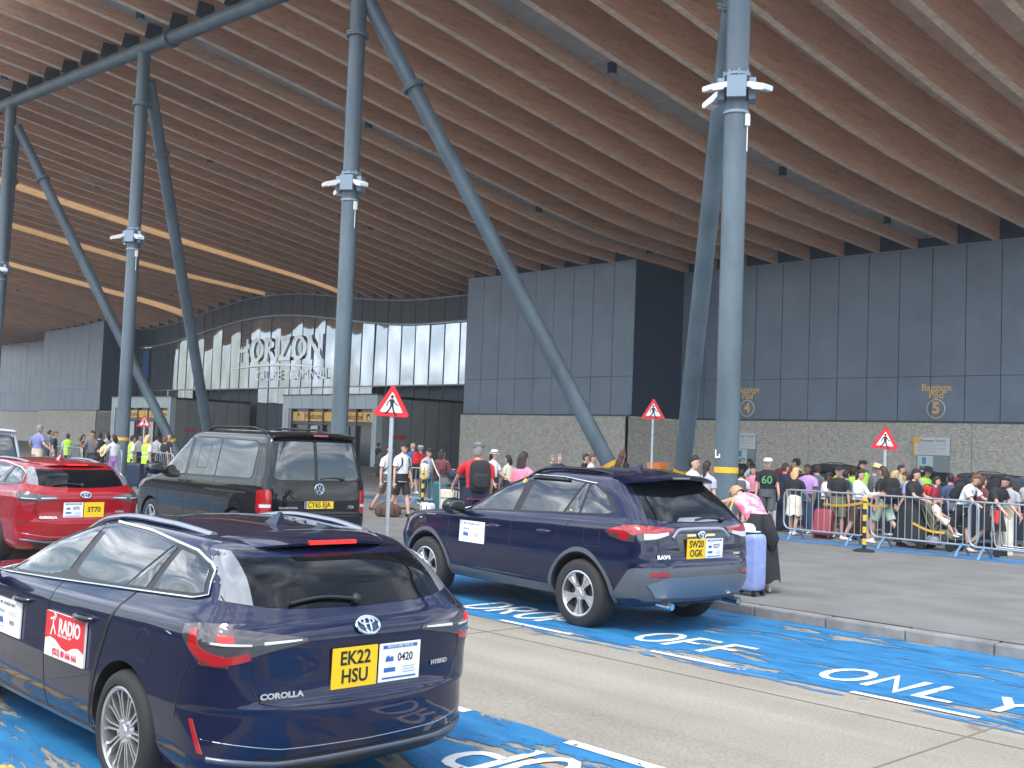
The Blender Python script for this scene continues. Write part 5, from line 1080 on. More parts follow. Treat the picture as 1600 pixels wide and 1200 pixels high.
def person(label, x, y, h=1.72, face=0, lean=0, head=0, tilt=0, legs=((5, 5), (-8, 8)), arms=((10, 8, 15), (-5, 8, 15)), top='black', bot='navy', kind='shorts', hair='brown', hl='short', hat=None, skin=0, sleeve='short', w=1.0, vest=None, shoe='white', group='people queueing at the terminal', twist=0, detail=True):
    """face: heading in degrees (0 = +x, 90 = +y); arms: (forward swing, sideways, elbow bend) left, right; legs: (thigh forward, knee bend)"""
    s = h/1.75; t = thing('person', label, 'person', (x, y, PZ(y)), radians(face), group)
    J = {}; V = Vector; le = radians(lean)
    pel = V((0, 0, .93*s))
    # legs first, drop the pelvis so that the lower foot touches the ground
    low = 1e9; leg = []
    for sd, (th, kn) in zip((1, -1), legs):
        hip = V((0, .088*s*w, -.02*s)); hip.y *= sd
        k = hip+V((sin(radians(th)), 0, -cos(radians(th))))*.42*s; a = k+V((sin(radians(th-kn)), 0, -cos(radians(th-kn))))*.41*s
        leg.append([hip, k, a]); low = min(low, a.z)
    pel.z = -low+.075*s; leg = [[p+pel for p in L_] for L_ in leg]
    U = lambda v: pel+Rx(V(v)*s, le)
    spine, chest, neck = U((0, 0, .20)), U((0, 0, .38)), U((.01, 0, .53)); hd_dir = Rx(V((0, 0, 1)), le+radians(tilt)-le*.55)
    hc = neck+hd_dir*.155*s+Rx(V((.02, 0, 0)), le)*s
    arm = []
    for sd, (fa, ab, el) in zip((1, -1), arms):
        sh = U((0, .172*w*sd, .452))
        f, b_ = radians(fa), radians(ab)
        def D(f, b_): return V((sin(f)*cos(b_), sd*sin(b_), -cos(f)*cos(b_)))
        e = sh+D(f, b_)*.285*s; wr = e+D(f+radians(el), b_*.6)*.25*s; arm.append([sh, e, wr, D(f+radians(el), b_*.5)])
    # body: skin modifier over a jointed skeleton, pelvis is the root
    vs, rs, es = [], [], []
    def add(p, r, par=None):
        vs.append(p); rs.append(r*s); i = len(vs)-1
        if par is not None: es.append((par, i))
        return i
    p0 = add(pel, .095*w); p1 = add(spine, .088*w, p0); p2 = add(chest, .105*w, p1); p3 = add(U((0, 0, .45)), .072, p2); p4 = add(neck, .052, p3); add(neck+hd_dir*.09*s, .055, p4)
    for A in arm:
        a = add(A[0], .052, p3); b = add(A[0].lerp(A[1], .5), .046, a); c = add(A[1], .038, b); d = add(A[1].lerp(A[2], .35), .038, c); e = add(A[2], .025, d); add(A[2]+A[3]*.05*s, .032, e)
    for L_ in leg:
        a = add(L_[0], .082*w, p0); b = add(L_[0].lerp(L_[1], .5), .070*w, a); c = add(L_[1], .052, b); d = add(L_[1].lerp(L_[2], .35), .055, c); e = add(L_[2], .036, d); f_ = add(L_[2]+V((.03, 0, -.03))*s, .038, e); add(L_[2]+V((.15, 0, -.055))*s, .022, f_)
    me = bpy.data.meshes.new('body'); me.from_pydata(vs, es, []); o = link(bpy.data.objects.new('body', me)); md = o.modifiers.new('s', 'SKIN'); 
    sv = me.skin_vertices[0].data
    for i, r in enumerate(rs): sv[i].radius = (r, r*.92 if i < 4 else r)
    sv[0].use_root = True; md.use_smooth_shade = True; q = o.modifiers.new('u', 'SUBSURF'); q.levels = q.render_levels = 1
    # head, ears, nose, hands
    X = Rx(V((1, 0, 0)), le*.45+radians(tilt)); X = Matrix.Rotation(radians(head), 3, hd_dir)@X; Z = hd_dir; Yv = Z.cross(X); X = Yv.cross(Z)
    HM = Matrix(((X.x, Yv.x, Z.x, hc.x), (X.y, Yv.y, Z.y, hc.y), (X.z, Yv.z, Z.z, hc.z), (0, 0, 0, 1)))@Matrix.Scale(s, 4)
    e = MB(); I = Matrix.Identity(4); rows = []
    prof = [(-.118, .012, .016, .030), (-.108, .048, .040, .020), (-.085, .066, .056, .012), (-.05, .078, .066, .006), (-.01, .088, .073, .0), (.03, .094, .077, -.004), (.07, .088, .072, -.006), (.10, .066, .055, -.006), (.118, .032, .028, -.005), (.122, .003, .003, -.005)]
    e_ = MB(); n = 16
    for z, a, b, ox in prof: rows.append([HM@V((ox+a*cos(2*pi*i/n)*(1 if cos(2*pi*i/n) < 0 else .96), b*sin(2*pi*i/n), z)) for i in range(n+1)])
    e.grid(rows); e.add([HM@V(p) for p in ((.082, .013, -.03), (.082, -.013, -.03), (.112, 0, -.028), (.088, 0, .022), (.084, 0, -.042))], [(0, 2, 3), (1, 3, 2), (0, 4, 2), (1, 2, 4)])
    for sd in (1, -1): e.ell(HM@V((-.005, .076*sd, -.005)), (.022*s, .010*s, .032*s), HM, 8, 6); e.ell(HM@V((.079, .028*sd, .012)), (.009*s, .014*s, .007*s), HM, 8, 5, 1)
    e.ell(HM@V((.080, 0, -.062)), (.008*s, .022*s, .007*s), HM, 8, 5, 2)
    for A, sd in zip(arm, (1, -1)):
        w0 = A[2]+A[3]*.03*s; dd = A[3]; side = V((0, 1, 0)); pn = dd.cross(side); pn = pn.normalized() if pn.length > .1 else V((1, 0, 0)); side = pn.cross(dd).normalized()
        loft(e, [(w0+dd*k*s, a*s, .014*s, pn, side) for k, a in ((0, .024), (.03, .036), (.07, .038), (.09, .034))], 8)
        for fi, (off, ln) in enumerate(((-.027, .062), (-.009, .074), (.010, .070), (.028, .054))):
            b0 = w0+dd*.085*s+pn*off*s; b1 = b0+(dd+side*-.25*sd).normalized()*ln*.5*s; b2 = b1+(dd+side*-.9*sd).normalized()*ln*.5*s; e.tube([b0, b1, b2], .0085*s, 5, rs=[.0092*s, .0085*s, .0065*s])
        tb = w0+dd*.03*s+pn*.03*s; e.tube([tb, tb+(dd*.5+pn).normalized()*.035*s, tb+(dd*1.2+pn*.9).normalized()*.065*s], .01*s, 5, rs=[.012*s, .0105*s, .008*s])
    PEND.append((o, e, [SK[skin], EYE, LIP], t))
    ex, ey, ez = Rx(V((1, 0, 0)), le), V((0, 1, 0)), Rx(V((0, 0, 1)), le)
    # top
    def torso(extra=0, z0=-.06, z1=.50, hem=1.0):
        m = MB(); S_ = []
        for z, a, b in ((z0, .125*hem, .172*hem), (.02, .118, .162), (.14, .108, .150), (.26, .118, .163), (.36, .122, .176), (.43, .112, .192), (.475, .098, .188), (.505, .082, .150), (.530, .066, .098), (z1+.045, .056, .064)):
            S_.append((U((0.0, 0, z)), (a*w+extra)*s, (b*w+extra)*s, ex, ey))
        loft(m, S_, 20); return m
    m = torso(0, -.10 if kind != 'dress' and lean < 40 else .0)
    for A in arm:
        if sleeve == 'none': break
        if sleeve == 'long': m.tube([A[0], A[0].lerp(A[1], .5), A[1], A[1].lerp(A[2], .5), A[2]], .05, 10, rs=[.066*s, .062*s, .054*s, .047*s, .038*s])
        else: m.tube([A[0]+Vector((0, -.03*(1 if A is arm[0] else -1), .02))*s, A[0].lerp(A[1], .12), A[0].lerp(A[1], .4), A[0].lerp(A[1], .68)], .06, 10, rs=[.045*s, .068*s, .070*s, .072*s])
    obj('top' if kind != 'dress' else 'dress_bodice', m, cl(top), t, smooth=70)
    if vest:
        m = torso(.014, -.14, .47); obj('hi_vis_vest', m, cl('hiv'), t, smooth=70)
        m = MB(); 
        for z in (.06, .20): S_ = [(U((0, 0, z+d_)), (.127*w+.012)*s, (.175*w+.012)*s, ex, ey) for d_ in (0, .045)]; loft(m, S_, 20, caps=False)
        obj('reflective_band', m, K('reflective_tape', (.55, .57, .58), .4), t, smooth=70)
    # bottoms
    m = MB()
    if kind in ('shorts', 'trousers'):
        loft(m, [(pel+Rx(V((0, 0, z))*s, le*k), .128*w*s, .170*w*s, V((1, 0, 0)), ey) for z, k in ((-.09, 0), (-.02, 0), (.05, .5), (.09, 1))], 18)
        for L_ in leg:
            if kind == 'shorts': m.tube([L_[0], L_[0].lerp(L_[1], .5), L_[0].lerp(L_[1], .92)], .09, 12, rs=[.098*w*s, .094*w*s, .092*w*s])
            else: m.tube([L_[0], L_[0].lerp(L_[1], .5), L_[1], L_[1].lerp(L_[2], .5), L_[2]], .09, 12, rs=[.098*w*s, .088*w*s, .074*s, .068*s, .062*s])
    else:
        zk = {'skirt': .52, 'long': .16, 'dress': .14, 'mini': .62}[kind]*s; fx = (leg[0][1].x+leg[1][1].x)/2; S_ = []; sp = max(abs(leg[0][2].x-leg[1][2].x), .02)
        for i in range(9):
            k = i/8; z = lerp(pel.z+.12*s, zk, k); c = V((lerp(0, fx*.9, k), 0, z)); ff = 1+.5*k*(1 if kind in ('long', 'dress') else .35)
            S_.append((c, (.112+.035*sin(min(1, k*4)*pi/2))*w*ff*s+sp*.45*k*(1 if kind in ('long', 'dress') else .5), (.135+.045*sin(min(1, k*4)*pi/2))*w*ff*s, V((1, 0, 0)), ey))
        nn = 28; rows = []
        for i, (c, a, b, _, _) in enumerate(S_):
            rows.append([c+V((a*cos(2*pi*j/nn)*(1+.05*i/8*sin(j*2.4+1)), b*sin(2*pi*j/nn)*(1+.06*i/8*sin(j*1.9)), .03*s*(i/8)*sin(j*1.3) if i == 8 else 0)) for j in range(nn)])
        for r in rows: r.append(r[0])
        m.grid(rows)
    obj({'shorts': 'shorts', 'trousers': 'trousers'}.get(kind, 'skirt'), m, cl(bot), t, smooth=70)
    # shoes
    for L_ in leg:
        m = MB(); a = L_[2]; g = a.z-.075*s
        loft(m, [(V((a.x+dx*s, a.y, a.z+(dz-.075)*s)), hh*s, ww*s, V((0, 0, 1)), ey) for dx, dz, hh, ww in ((-.075, .035, .025, .025), (-.05, .045, .045, .038), (.02, .045, .045, .042), (.10, .032, .032, .046), (.16, .024, .022, .040), (.185, .02, .010, .022))], 12); obj('shoe', m, cl(shoe), t, smooth=60)
    # hair and hat
    m = MB(); hm = hr(hair); n = 18; rows = []
    for z, a, b, ox, cut in ((-.07, .070, .070, -.03, .25), (-.03, .094, .080, -.015, .15), (.02, .103, .085, -.012, .1), (.06, .104, .086, -.006, 1), (.10, .084, .070, -.006, 1), (.128, .045, .04, -.006, 1), (.135, .004, .004, -.006, 1)):
        rows.append([HM@V((ox+(a*cos(q_) if cos(q_) < .1 or cut == 1 else a*max(.1, cos(q_)*cut)), b*sin(q_), z+(.012 if cut == 1 and cos(q_) > 0 else 0))) for q_ in [2*pi*i/n for i in range(n+1)]])
    if hl != 'bald': m.grid(rows)
    if hl in ('long', 'mid', 'tail'):
        ln = {'long': .40, 'mid': .20, 'tail': .30}[hl]; ww = .085 if hl != 'tail' else .035; back = -Rx(V((1, 0, 0)), le)
        S_ = []
        for i in range(6):
            k = i/5; c = HM@V((-.055, 0, .03))+back*(.02+.035*k)*s+V((0, 0, -1)).lerp(-ez, .6)*ln*k*s; S_.append((c, (.045-.02*k)*s*(1 if hl != 'tail' else .8), (ww*(1+.35*sin(pi*k))*(1-.45*k**3))*s, ex, ey))
        loft(m, S_, 14)
    if hl != 'bald' : obj('hair', m, hm, t, smooth=70)
    if hat:
        m = MB(); kind_, hc_ = hat; HT = HM@Matrix.Translation((-.005, 0, .055))
        if kind_ == 'cap':
            m.lathe([(.108, 0), (.106, .03), (.092, .062), (.055, .083), (0, .09)], 18, HT); 
            m.grid([[HT@V((.085+.02*0+k*.085*cos(q_)+.0, (.085-.01*k)*sin(q_), .012-.012*k)) for q_ in [radians(lerp(-75, 75, j/8)) for j in range(9)]] for k in (0, .5, 1)]); m.grid([[HT@V((.085+k*.085*cos(q_), (.085-.01*k)*sin(q_), .004-.012*k)) for q_ in [radians(lerp(-75, 75, j/8)) for j in range(9)]] for k in (0, .5, 1)])
        else:
            R = .19 if kind_ == 'straw' else .15; m.lathe([(R, -.012), (R, -.004), (.105, .006), (.102, .06), (.085, .095), (0, .10)], 24, HT); m.lathe([(R, -.012), (.10, -.002)], 24, HT)
            if kind_ == 'panama': mb2 = MB(); mb2.lathe([(.108, .008), (.106, .035)], 24, HT); obj('hat_band', mb2, cl('black'), t)
        obj('hat', m, cl(hc_), t, smooth=60)
    return t, U, arm, HM, s
def flush():
    bpy.context.view_layer.update(); dg = bpy.context.evaluated_depsgraph_get(); res = []
    for o, e, mt, t in PEND: res.append(bpy.data.meshes.new_from_object(o.evaluated_get(dg)))
    for (o, e, mt, t), me in zip(PEND, res):
        k = MB(); k.add([v.co[:] for v in me.vertices], [tuple(p.vertices) for p in me.polygons]); n = len(k.v)
        k.v += e.v; k.f += [tuple(i+n for i in f) for f in e.f]; k.m += e.m
        bpy.data.objects.remove(o); b = obj('body', k, mt, t, smooth=80); bpy.data.meshes.remove(me)
    PEND.clear()
def local(t, p): return Matrix.LocRotScale(t.location, t.rotation_euler, None)@Vector(p)
def backpack(P, col, label, sz=1.0, strap=True):
    t, U, arm, HM, s = P; b = thing('backpack', label, 'backpack', t.location, t.rotation_euler.z, 'backpacks worn in the queue'); c = U((-.20, 0, .28)); sl = U((0, 0, .4))-U((0, 0, 0)); a = atan2(sl.x, sl.z)
    M = Matrix.Translation(c)@Matrix.Rotation(a, 4, 'Y'); m = MB(); sell(m, (0, 0, 0), (.10*sz*s, .155*sz*s, .235*sz*s), .5, M); obj('pack', m, cl(col), b, smooth=60)
    m = MB(); sell(m, (-.10*sz*s, 0, -.07*s), (.045*sz*s, .12*sz*s, .11*sz*s), .5, M); obj('front_pocket', m, cl(col), b, smooth=60)
    if strap:
        for sd in (1, -1): m = MB(); m.tube([U((-.10, .09*sd, .47)), U((.0, .10*sd, .525)), U((.12, .11*sd, .42)), U((.13, .13*sd, .28)), U((.02, .18*sd, .16)), U((-.1, .12*sd, .14))], .022*s, 6, sq=(1, .4)); obj('shoulder_strap', m, cl(col), b, smooth=60)
    return b
def suitcase(x, y, h, w, d, col, label, rz=0, tilt=0, z=None, handle_up=True, group='luggage in the queue', name='suitcase'):
    t = thing(name, label, 'suitcase', (x, y, PZ(y) if z is None else z), rz, group); t.rotation_euler.x = tilt
    m = MB(); sell(m, (0, 0, .06+h/2), (w/2, d/2, h/2), .22, n=28, m=20)
    obj('shell', m, K('shell_'+col, COL[col], .35), t, smooth=50)
    m = MB()
    for k in range(5):
        xx = lerp(-.36, .36, k/4)*w
        for sd in (1, -1): m.box((xx-.008, sd*d*.495-.004, .06+h*.08), (xx+.008, sd*d*.495+.006, .06+h*.92))
    obj('ribs', m, K('shell_'+col, COL[col], .35), t)
    for sx in (1, -1):
        for sy in (1, -1):
            m = MB(); m.tube([(sx*w*.40, sy*d*.36-.015, .035), (sx*w*.40, sy*d*.36+.015, .035)], .032, 12); m.box((sx*w*.40-.02, sy*d*.36-.02, .04), (sx*w*.40+.02, sy*d*.36+.02, .075)); obj('wheel', m, BLK, t)
    m = MB(); m.box((-w*.18, -.012, .06+h), (w*.18, .012, .06+h+.025))
    if handle_up:
        m.cyl((-w*.2, 0, .06+h*.9), (-w*.2, 0, h+.36), .008, n=6); m.cyl((w*.2, 0, .06+h*.9), (w*.2, 0, h+.36), .008, n=6); m.box((-w*.25, -.014, h+.35), (w*.25, .014, h+.38))
    obj('handle', m, BLK, t); return t
def holdall(x, y, z, l, w, h, col, label, rz=0, group='bags piled on the trolleys', cat='bag'):
    t = thing('holdall', label, cat, (x, y, z), rz, group); m = MB(); sell(m, (0, 0, h/2), (l/2, w/2, h/2), .55, n=22, m=14); obj('bag_body', m, cl(col), t, smooth=60)
    m = MB(); m.tube([(-l*.2, 0, h*.96), (-l*.15, 0, h*1.12), (l*.15, 0, h*1.12), (l*.2, 0, h*.96)], .014, 6); obj('handle', m, BLK, t, smooth=60)
    m = MB(); 
    for sx in (-.25, .25): m.tube([(sx*l, w*.5*cos(a_)*1.02, h/2+h*.5*sin(a_)*1.02) for a_ in [2*pi*i/20 for i in range(20)]], .012, 5, closed=True)
    obj('webbing', m, BLK, t); return t
def trolley(x, y, rz, label):
    t = thing('baggage_trolley', label, 'trolley', (x, y, PZ(y)), rz, 'baggage trolleys'); m = MB()
    for sy in (-.28, .28): m.tube([(-.42, sy, 1.0), (-.40, sy, .95), (-.34, sy, .28), (-.30, sy, .20), (.45, sy, .18)], .016, 8)
    for z in (.99, .70, .45): m.tube([(lerp(-.42, -.36, (1-z)), -.28, z), (lerp(-.42, -.36, (1-z)), .28, z)], .014, 8)
    for k in range(6): m.tube([(-.30+.15*k, -.28, .185), (-.30+.15*k, .28, .185)], .009, 6)
    m.tube([(.45, -.28, .18), (.45, .28, .18)], .016, 8); obj('frame', m, SIL, t, smooth=60)
    for a, b in ((-.3, -.26), (-.3, .26), (.36, 0)): q = MB(); q.tube([(a, b-.02, .08), (a, b+.02, .08)], .08, 14); obj('wheel', q, BLK, t)
    m = MB(); m.box((-.44, -.26, .80), (-.42, .26, .96)); obj('handle_panel', m, K('panel_grey', (.2, .21, .23), .5), t); return t
# ---------------------------------------------------------------- crowd barriers, posts
BAR = mat('barrier_galvanised', (.36, .42, .46), .35, metal=.55, noise=.1, scale=6); BFEET = mat('barrier_foot_blue', (.10, .22, .38), .5)
def barrier(x0, y0, x1, y1, label, L_=None):
    a = atan2(y1-y0, x1-x0); L_ = sqrt((x1-x0)**2+(y1-y0)**2); t = thing('crowd_barrier', label, 'barrier', (x0, y0, PZ(y0)), a, 'crowd barriers'); m = MB(); r = .16; P = []
    for cx, cz, a0 in ((L_-r, 1.09-r, 90), (L_-r, .22+r, 0), (r, .22+r, -90), (r, 1.09-r, -180)): P += [(cx+r*cos(radians(a0-k)), 0, cz+r*sin(radians(a0-k))) for k in (0, 30, 60, 90)]
    m.tube(P, .021, 8, closed=True); obj('frame', m, BAR, t, smooth=60)
    m = MB(); n = int(L_/.145)
    for i in range(1, n): x = L_*i/n; m.tube([(x, 0, .23), (x, 0, 1.08)], .0085, 6)
    obj('infill_bars', m, BAR, t, smooth=60)
    for x in (.32, L_-.32):
        m = MB(); m.tube([(x, -.30, .0), (x, -.22, .10), (x, 0, .24), (x, .22, .10), (x, .30, 0)], .017, 6, sq=(1.6, .7)); obj('foot', m, BFEET, t)
    return t
YB = 21.85
def sx(px, Y, py=720): d = rc(px, py); return d.x/d.y*Y
barrier(sx(1223, YB, 800), YB+.05, sx(1357, YB, 800), YB-.05, 'galvanised barrier just left of the striped post, in front of the blonde woman')
barrier(sx(1361, YB, 800), YB, sx(1529, YB, 800), YB, 'galvanised barrier just right of the striped post, in front of the long black dress')
barrier(sx(1524, YB, 800), YB-.28, sx(1690, YB, 800), YB-.30, 'galvanised barrier cut off by the right edge')
barrier(sx(1140, 25, 780), 25.6, sx(1216, 25, 780), 24.6, 'barrier behind the woman in pink, in front of the man in the jersey')
barrier(sx(1218, 25, 780), 24.7, sx(1262, 25, 780), 27.0, 'barrier running away behind the blonde woman')
for i, (a, b) in enumerate(((595, 636), (636, 676), (676, 716))): barrier(sx(a, 19.2), 20.2+.4*i, sx(b, 19.2), 20.4+.4*i, ['barrier behind the men in white t-shirts', 'barrier with striped posts left of the maroon top', 'barrier behind the woman in the maroon top'][i])
for i, (a, b) in enumerate(((70, 98), (98, 128), (128, 158), (158, 190))): barrier(sx(a, 17.6), 17.8, sx(b, 17.6), 17.6, ['leftmost barrier, beside the man in the periwinkle shirt', 'barrier in front of the hi-vis steward on the left', 'barrier behind the red estate car roof', 'barrier ending at the left steel column'][i])
barrier(sx(234, 17.6), 17.8, sx(262, 17.6), 17.8, 'barrier between the left column and the black van bonnet')
def post(x, y, label, hgt=1.0):
    t = thing('striped_post', label, 'post', (x, y, PZ(y)), 0, 'black and yellow posts'); m = MB(); m.lathe([(0, .0), (.21, 0), (.21, .025), (.16, .045), (.05, .06), (0, .06)], 24); obj('base', m, RUB, t)
    m = MB(); n = 8
    m.tube([(0, 0, .05), (0, 0, hgt)], .038, 14); obj('pole', m, BLK, t, smooth=60)
    for i in range(4): m = MB(); z = .14+i*.235; m.tube([(0, 0, z), (0, 0, z+.12)], .0395, 14, caps=False); obj('yellow_stripe', m, YEL, t)
    m = MB(); m.tube([(0, 0, hgt), (0, 0, hgt+.07)], .05, 12); obj('cap', m, YEL, t)
xp = sx(1350, 20.6, 860); post(xp, 20.6, 'black and yellow post standing on its own in front of the barriers')
post(sx(637, 18.9, 780), 18.9, 'left black and yellow post behind the sign pole'); post(sx(660, 18.7, 780), 18.7, 'black and yellow post beside the white backpack')
def tape(x0, y0, z0, x1, y1, z1, label):
    m = MB(); P = [(lerp(x0, x1, k/10), lerp(y0, y1, k/10), lerp(z0, z1, k/10)-.05*sin(pi*k/10)) for k in range(11)]; m.tube(P, .028, 6, sq=(.12, 1)); tag(obj('barrier_tape', m, YEL, smooth=60), label, 'tape', 'yellow barrier tapes')
z0 = PZ(20.6)+.98; tape(xp, 20.6, z0, sx(1288, 22.4), 22.4, .80, 'yellow tape slung left from the lone striped post'); tape(xp, 20.6, z0, sx(1388, 22.3), 22.3, .86, 'yellow tape slung right from the lone striped post'); tape(sx(1428, 22.2), 22.2, .55, sx(1478, 22.2), 22.2, .40, 'low yellow tape across the pushchair')
b = thing('bollard', 'cream steel bollard beside the woman in black at the right', 'bollard', (sx(1573, 23.2, 820), 23.2, 0)); m = MB(); m.lathe([(0, 0), (.13, 0), (.13, .92), (.12, .93), (0, .93)], 24); obj('post', m, K('bollard_cream', (.55, .54, .46), .5), b, smooth=50); m = MB(); m.lathe([(.134, .78), (.134, .93), (.12, .96), (0, .965)], 24); obj('cap', m, K('bollard_tan', (.45, .36, .20), .5), b, smooth=50)

# ---------------------------------------------------------------- the people, right hand side
A_ = ((8, 6, 12), (-6, 6, 14))
def P(label, px, Y, **k): return person(label, spot(px, Y), Y, **k)
wx = sx(1186, 12.25, 905)
m_, nt_, b_, l_ = shader_mat('cloth_pinkdye'); t_ = N('ShaderNodeTexCoord', nt_); n_ = N('ShaderNodeTexNoise', nt_); n_.inputs['Scale'].default_value = 11; n_.inputs['Detail'].default_value = 4; l_(t_.outputs['Object'], n_.inputs[0])
r_ = N('ShaderNodeValToRGB', nt_); r_.color_ramp.elements[0].position = .4; r_.color_ramp.elements[1].position = .6; r_.color_ramp.elements[0].color = (.75, .13, .25, 1); r_.color_ramp.elements[1].color = (.82, .45, .52, 1); l_(n_.outputs[0], r_.inputs[0]); l_(r_.outputs[0], b_.inputs['Base Color']); MATS['cloth_pinkdye'] = m_; COL['pinkdye'] = (.7, .2, .3); HAIR['fair'] = (.40, .26, .15)
pw = person('woman bending over in pink tie-dye top and long black skirt beside the blue SUV', wx, 12.25, h=1.66, face=158, lean=52, tilt=48, legs=((4, 2), (-2, 2)), arms=((78, 4, 12), (35, 8, 30)), top='pinkdye', bot='black', kind='long', hair='fair', hl='short', sleeve='none', shoe='beige', group='people on the pavement', w=1.08)
t_, U_, arm_, HM_, s_ = pw
m = MB(); z_ = .98
m.tube([(-.18, .06, z_), (-.22, .03, z_-.14), (-.25, .0, z_-.30), (-.24, -.02, z_-.44)], .1, 10, rs=[.04, .08, .10, .03], sq=(1, .45)); obj('tied_cardigan', m, cl('black'), t_, smooth=70)
hb = thing('handbag', 'yellow handbag hanging from the bending woman in pink', 'handbag', t_.location, t_.rotation_euler.z); c = arm_[0][0]+Vector((.04, .11, -.42)); m = MB(); sell(m, c, (.17, .07, .14), .45); obj('bag_body', m, K('leather_yellow', (.62, .42, .12), .45), hb, smooth=60)
m = MB(); m.tube([c+Vector((-.12, 0, .1)), c+Vector((-.08, -.03, .32)), arm_[0][0]+Vector((0, .0, .05)), c+Vector((.10, -.03, .30)), c+Vector((.12, 0, .1))], .010, 6); obj('strap', m, K('leather_yellow', (.62, .42, .12), .45), hb, smooth=60)
bs = suitcase(sx(1166, 11.75, 925), 11.78, .70, .37, .26, 'sblue', 'periwinkle blue hard suitcase standing on the kerb behind the SUV', radians(2), group='luggage on the pavement', handle_up=False)
wc = tag(obj('folded_cap', (lambda m_: (m_.lathe([(.105, 0), (.10, .05), (.07, .085), (0, .095)], 18), m_.lathe([(.17, -.004), (.10, .004)], 18), m_)[-1])(MB()), cl('white'), M=Matrix.Translation((bs.location.x-.03, bs.location.y, bs.location.z+.785))), 'white sun hat lying on the blue suitcase', 'hat')
a = P('man in white cap and black sports jersey with a green number', 1200, 23.0, h=1.78, face=-55, head=-15, top='black', bot='grey', hair='brown', hat=('cap', 'white'), w=1.15, arms=((12, 8, 30), (5, 8, 15)))
text('jersey_number', '60', frame(a[1]((.165, -.02, .30)), (0, 1, 0), (0, 0, 1)), K('jersey_green', (.10, .35, .14), .6), a[0], size=.26, depth=.003, bold=.004)
P('woman with sunglasses on dark hair and a pink top behind the man in the jersey', 1178, 24.2, h=1.56, face=-70, top='pink', bot='navy', hair='black', hl='mid', head=20)
k = P('man with brown hair and a grey top close to the nearest column', 1159, 22.8, h=1.48, face=120, top='white', bot='grey', hair='dbrown'); backpack(k, 'grey', 'dark grey backpack on the man close to the nearest column')
P('steward with black hair in pale green beside the notice board', 1173, 27.5, h=1.72, face=200, top='pale', bot='black', hair='black', skin=2, arms=((35, 8, 60), (30, 8, 60)), head=10)
P('steward in black cap and hi-vis vest with one arm reaching left', 1247, 28, h=1.78, face=190, top='white', bot='black', vest=1, hair='black', hat=('cap', 'black'), arms=((82, 4, 5), (60, 6, 10)), sleeve='short', tilt=5)
P('blonde woman in black t-shirt and white shorts seen from behind', 1243, 22.9, h=1.58, face=100, top='black', bot='cream', kind='skirt', hair='blonde', hl='mid', shoe='white', arms=((5, 6, 8), (25, 10, 25)))
P('woman in lilac t-shirt with dark curly hair', 1263, 23.9, h=1.66, face=-80, top='lilac', bot='denim', kind='trousers', hair='dbrown', hl='mid', skin=2, w=1.1)
P('girl in white t-shirt looking down at her side', 1291, 23.2, h=1.52, face=20, tilt=18, top='white', bot='black', hair='black', hl='tail', skin=2, arms=((15, 10, 20), (20, 8, 15)))
P('man in black t-shirt and black cap facing the road', 1311, 23.2, h=1.66, face=-62, top='black', bot='khaki', hair='black', hat=('cap', 'black'), w=1.08, arms=((4, 9, 10), (2, 9, 10)))
P('steward bending forward in a hi-vis vest over the luggage', 1298, 28, h=1.72, face=15, lean=32, top='lgrey', bot='black', vest=1, hair='black', arms=((50, 8, 20), (45, 8, 25)))
P('dark-haired steward in bright hi-vis vest seen from behind', 1333, 27.2, h=1.62, face=95, top='lgrey', bot='black', vest=1, hair='dbrown', skin=2)
P('tall steward in black cap behind the woman in white', 1347, 27.6, h=1.80, face=-20, top='lgrey', bot='black', vest=1, hair='dbrown', hl='mid', hat=('cap', 'black'))
P('woman in white shirt and white trainers with long brown hair walking right', 1342, 22.75, h=1.66, face=5, tilt=12, top='white', bot='brown', kind='shorts', hair='dbrown', hl='mid', sleeve='long', arms=((35, 6, 60), (15, 8, 75)), legs=((20, 8), (-14, 12)), shoe='white')
P('man in straw sun hat and dark grey shirt', 1366, 24.2, h=1.74, face=40, tilt=14, top='grey', bot='navy', hair='grey', hat=('straw', 'straw'), w=1.1)
k = P('man with long hair in black t-shirt and grey shorts walking left', 1382, 23.3, h=1.74, face=170, top='black', bot='pale', kind='shorts', hair='brown', hl='mid', w=1.1, legs=((24, 14), (-22, 20)), arms=((-12, 8, 30), (20, 8, 20))); backpack(k, 'black', 'large black backpack on the long-haired man walking left', 1.25)
P('slim steward in hi-vis vest in front of the stone wall', 1407, 28.2, h=1.72, face=10, top='lgrey', bot='black', vest=1, hair='brown', arms=((40, 6, 50), (35, 6, 50)))
ch = P('woman in sunglasses and long black dress pushing a pushchair', 1428, 22.75, h=1.70, face=2, tilt=10, top='black', bot='black', kind='dress', hair='black', hl='mid', w=1.28, arms=((30, 8, 45), (32, 8, 42)), shoe='black', legs=((14, 6), (-12, 10)))
P('steward in black hat and hi-vis vest beside the MID sheet', 1441, 27.4, h=1.72, face=-10, top='lgrey', bot='black', vest=1, hair='black', hat=('straw', 'black'), tilt=10, arms=((30, 8, 60), (25, 8, 55)), lean=12)
k = P('young man in white t-shirt and black shorts leaning to push a trolley', 1503, 22.9, h=1.72, face=0, lean=24, tilt=16, top='white', bot='black', hair='ginger', arms=((45, 6, 30), (30, 6, 30)), legs=((12, 6), (-20, 14)), shoe='white'); backpack(k, 'black', 'black backpack slung on the young man in the white t-shirt', .9)
dr = P('woman with long black hair and black dress stooping at the far right', 1551, 22.8, h=1.70, face=-8, lean=18, tilt=25, top='black', bot='black', kind='skirt', hair='black', hl='long', w=1.2, arms=((18, 8, 25), (25, 8, 20)), shoe='black', legs=((10, 5), (-16, 30)))
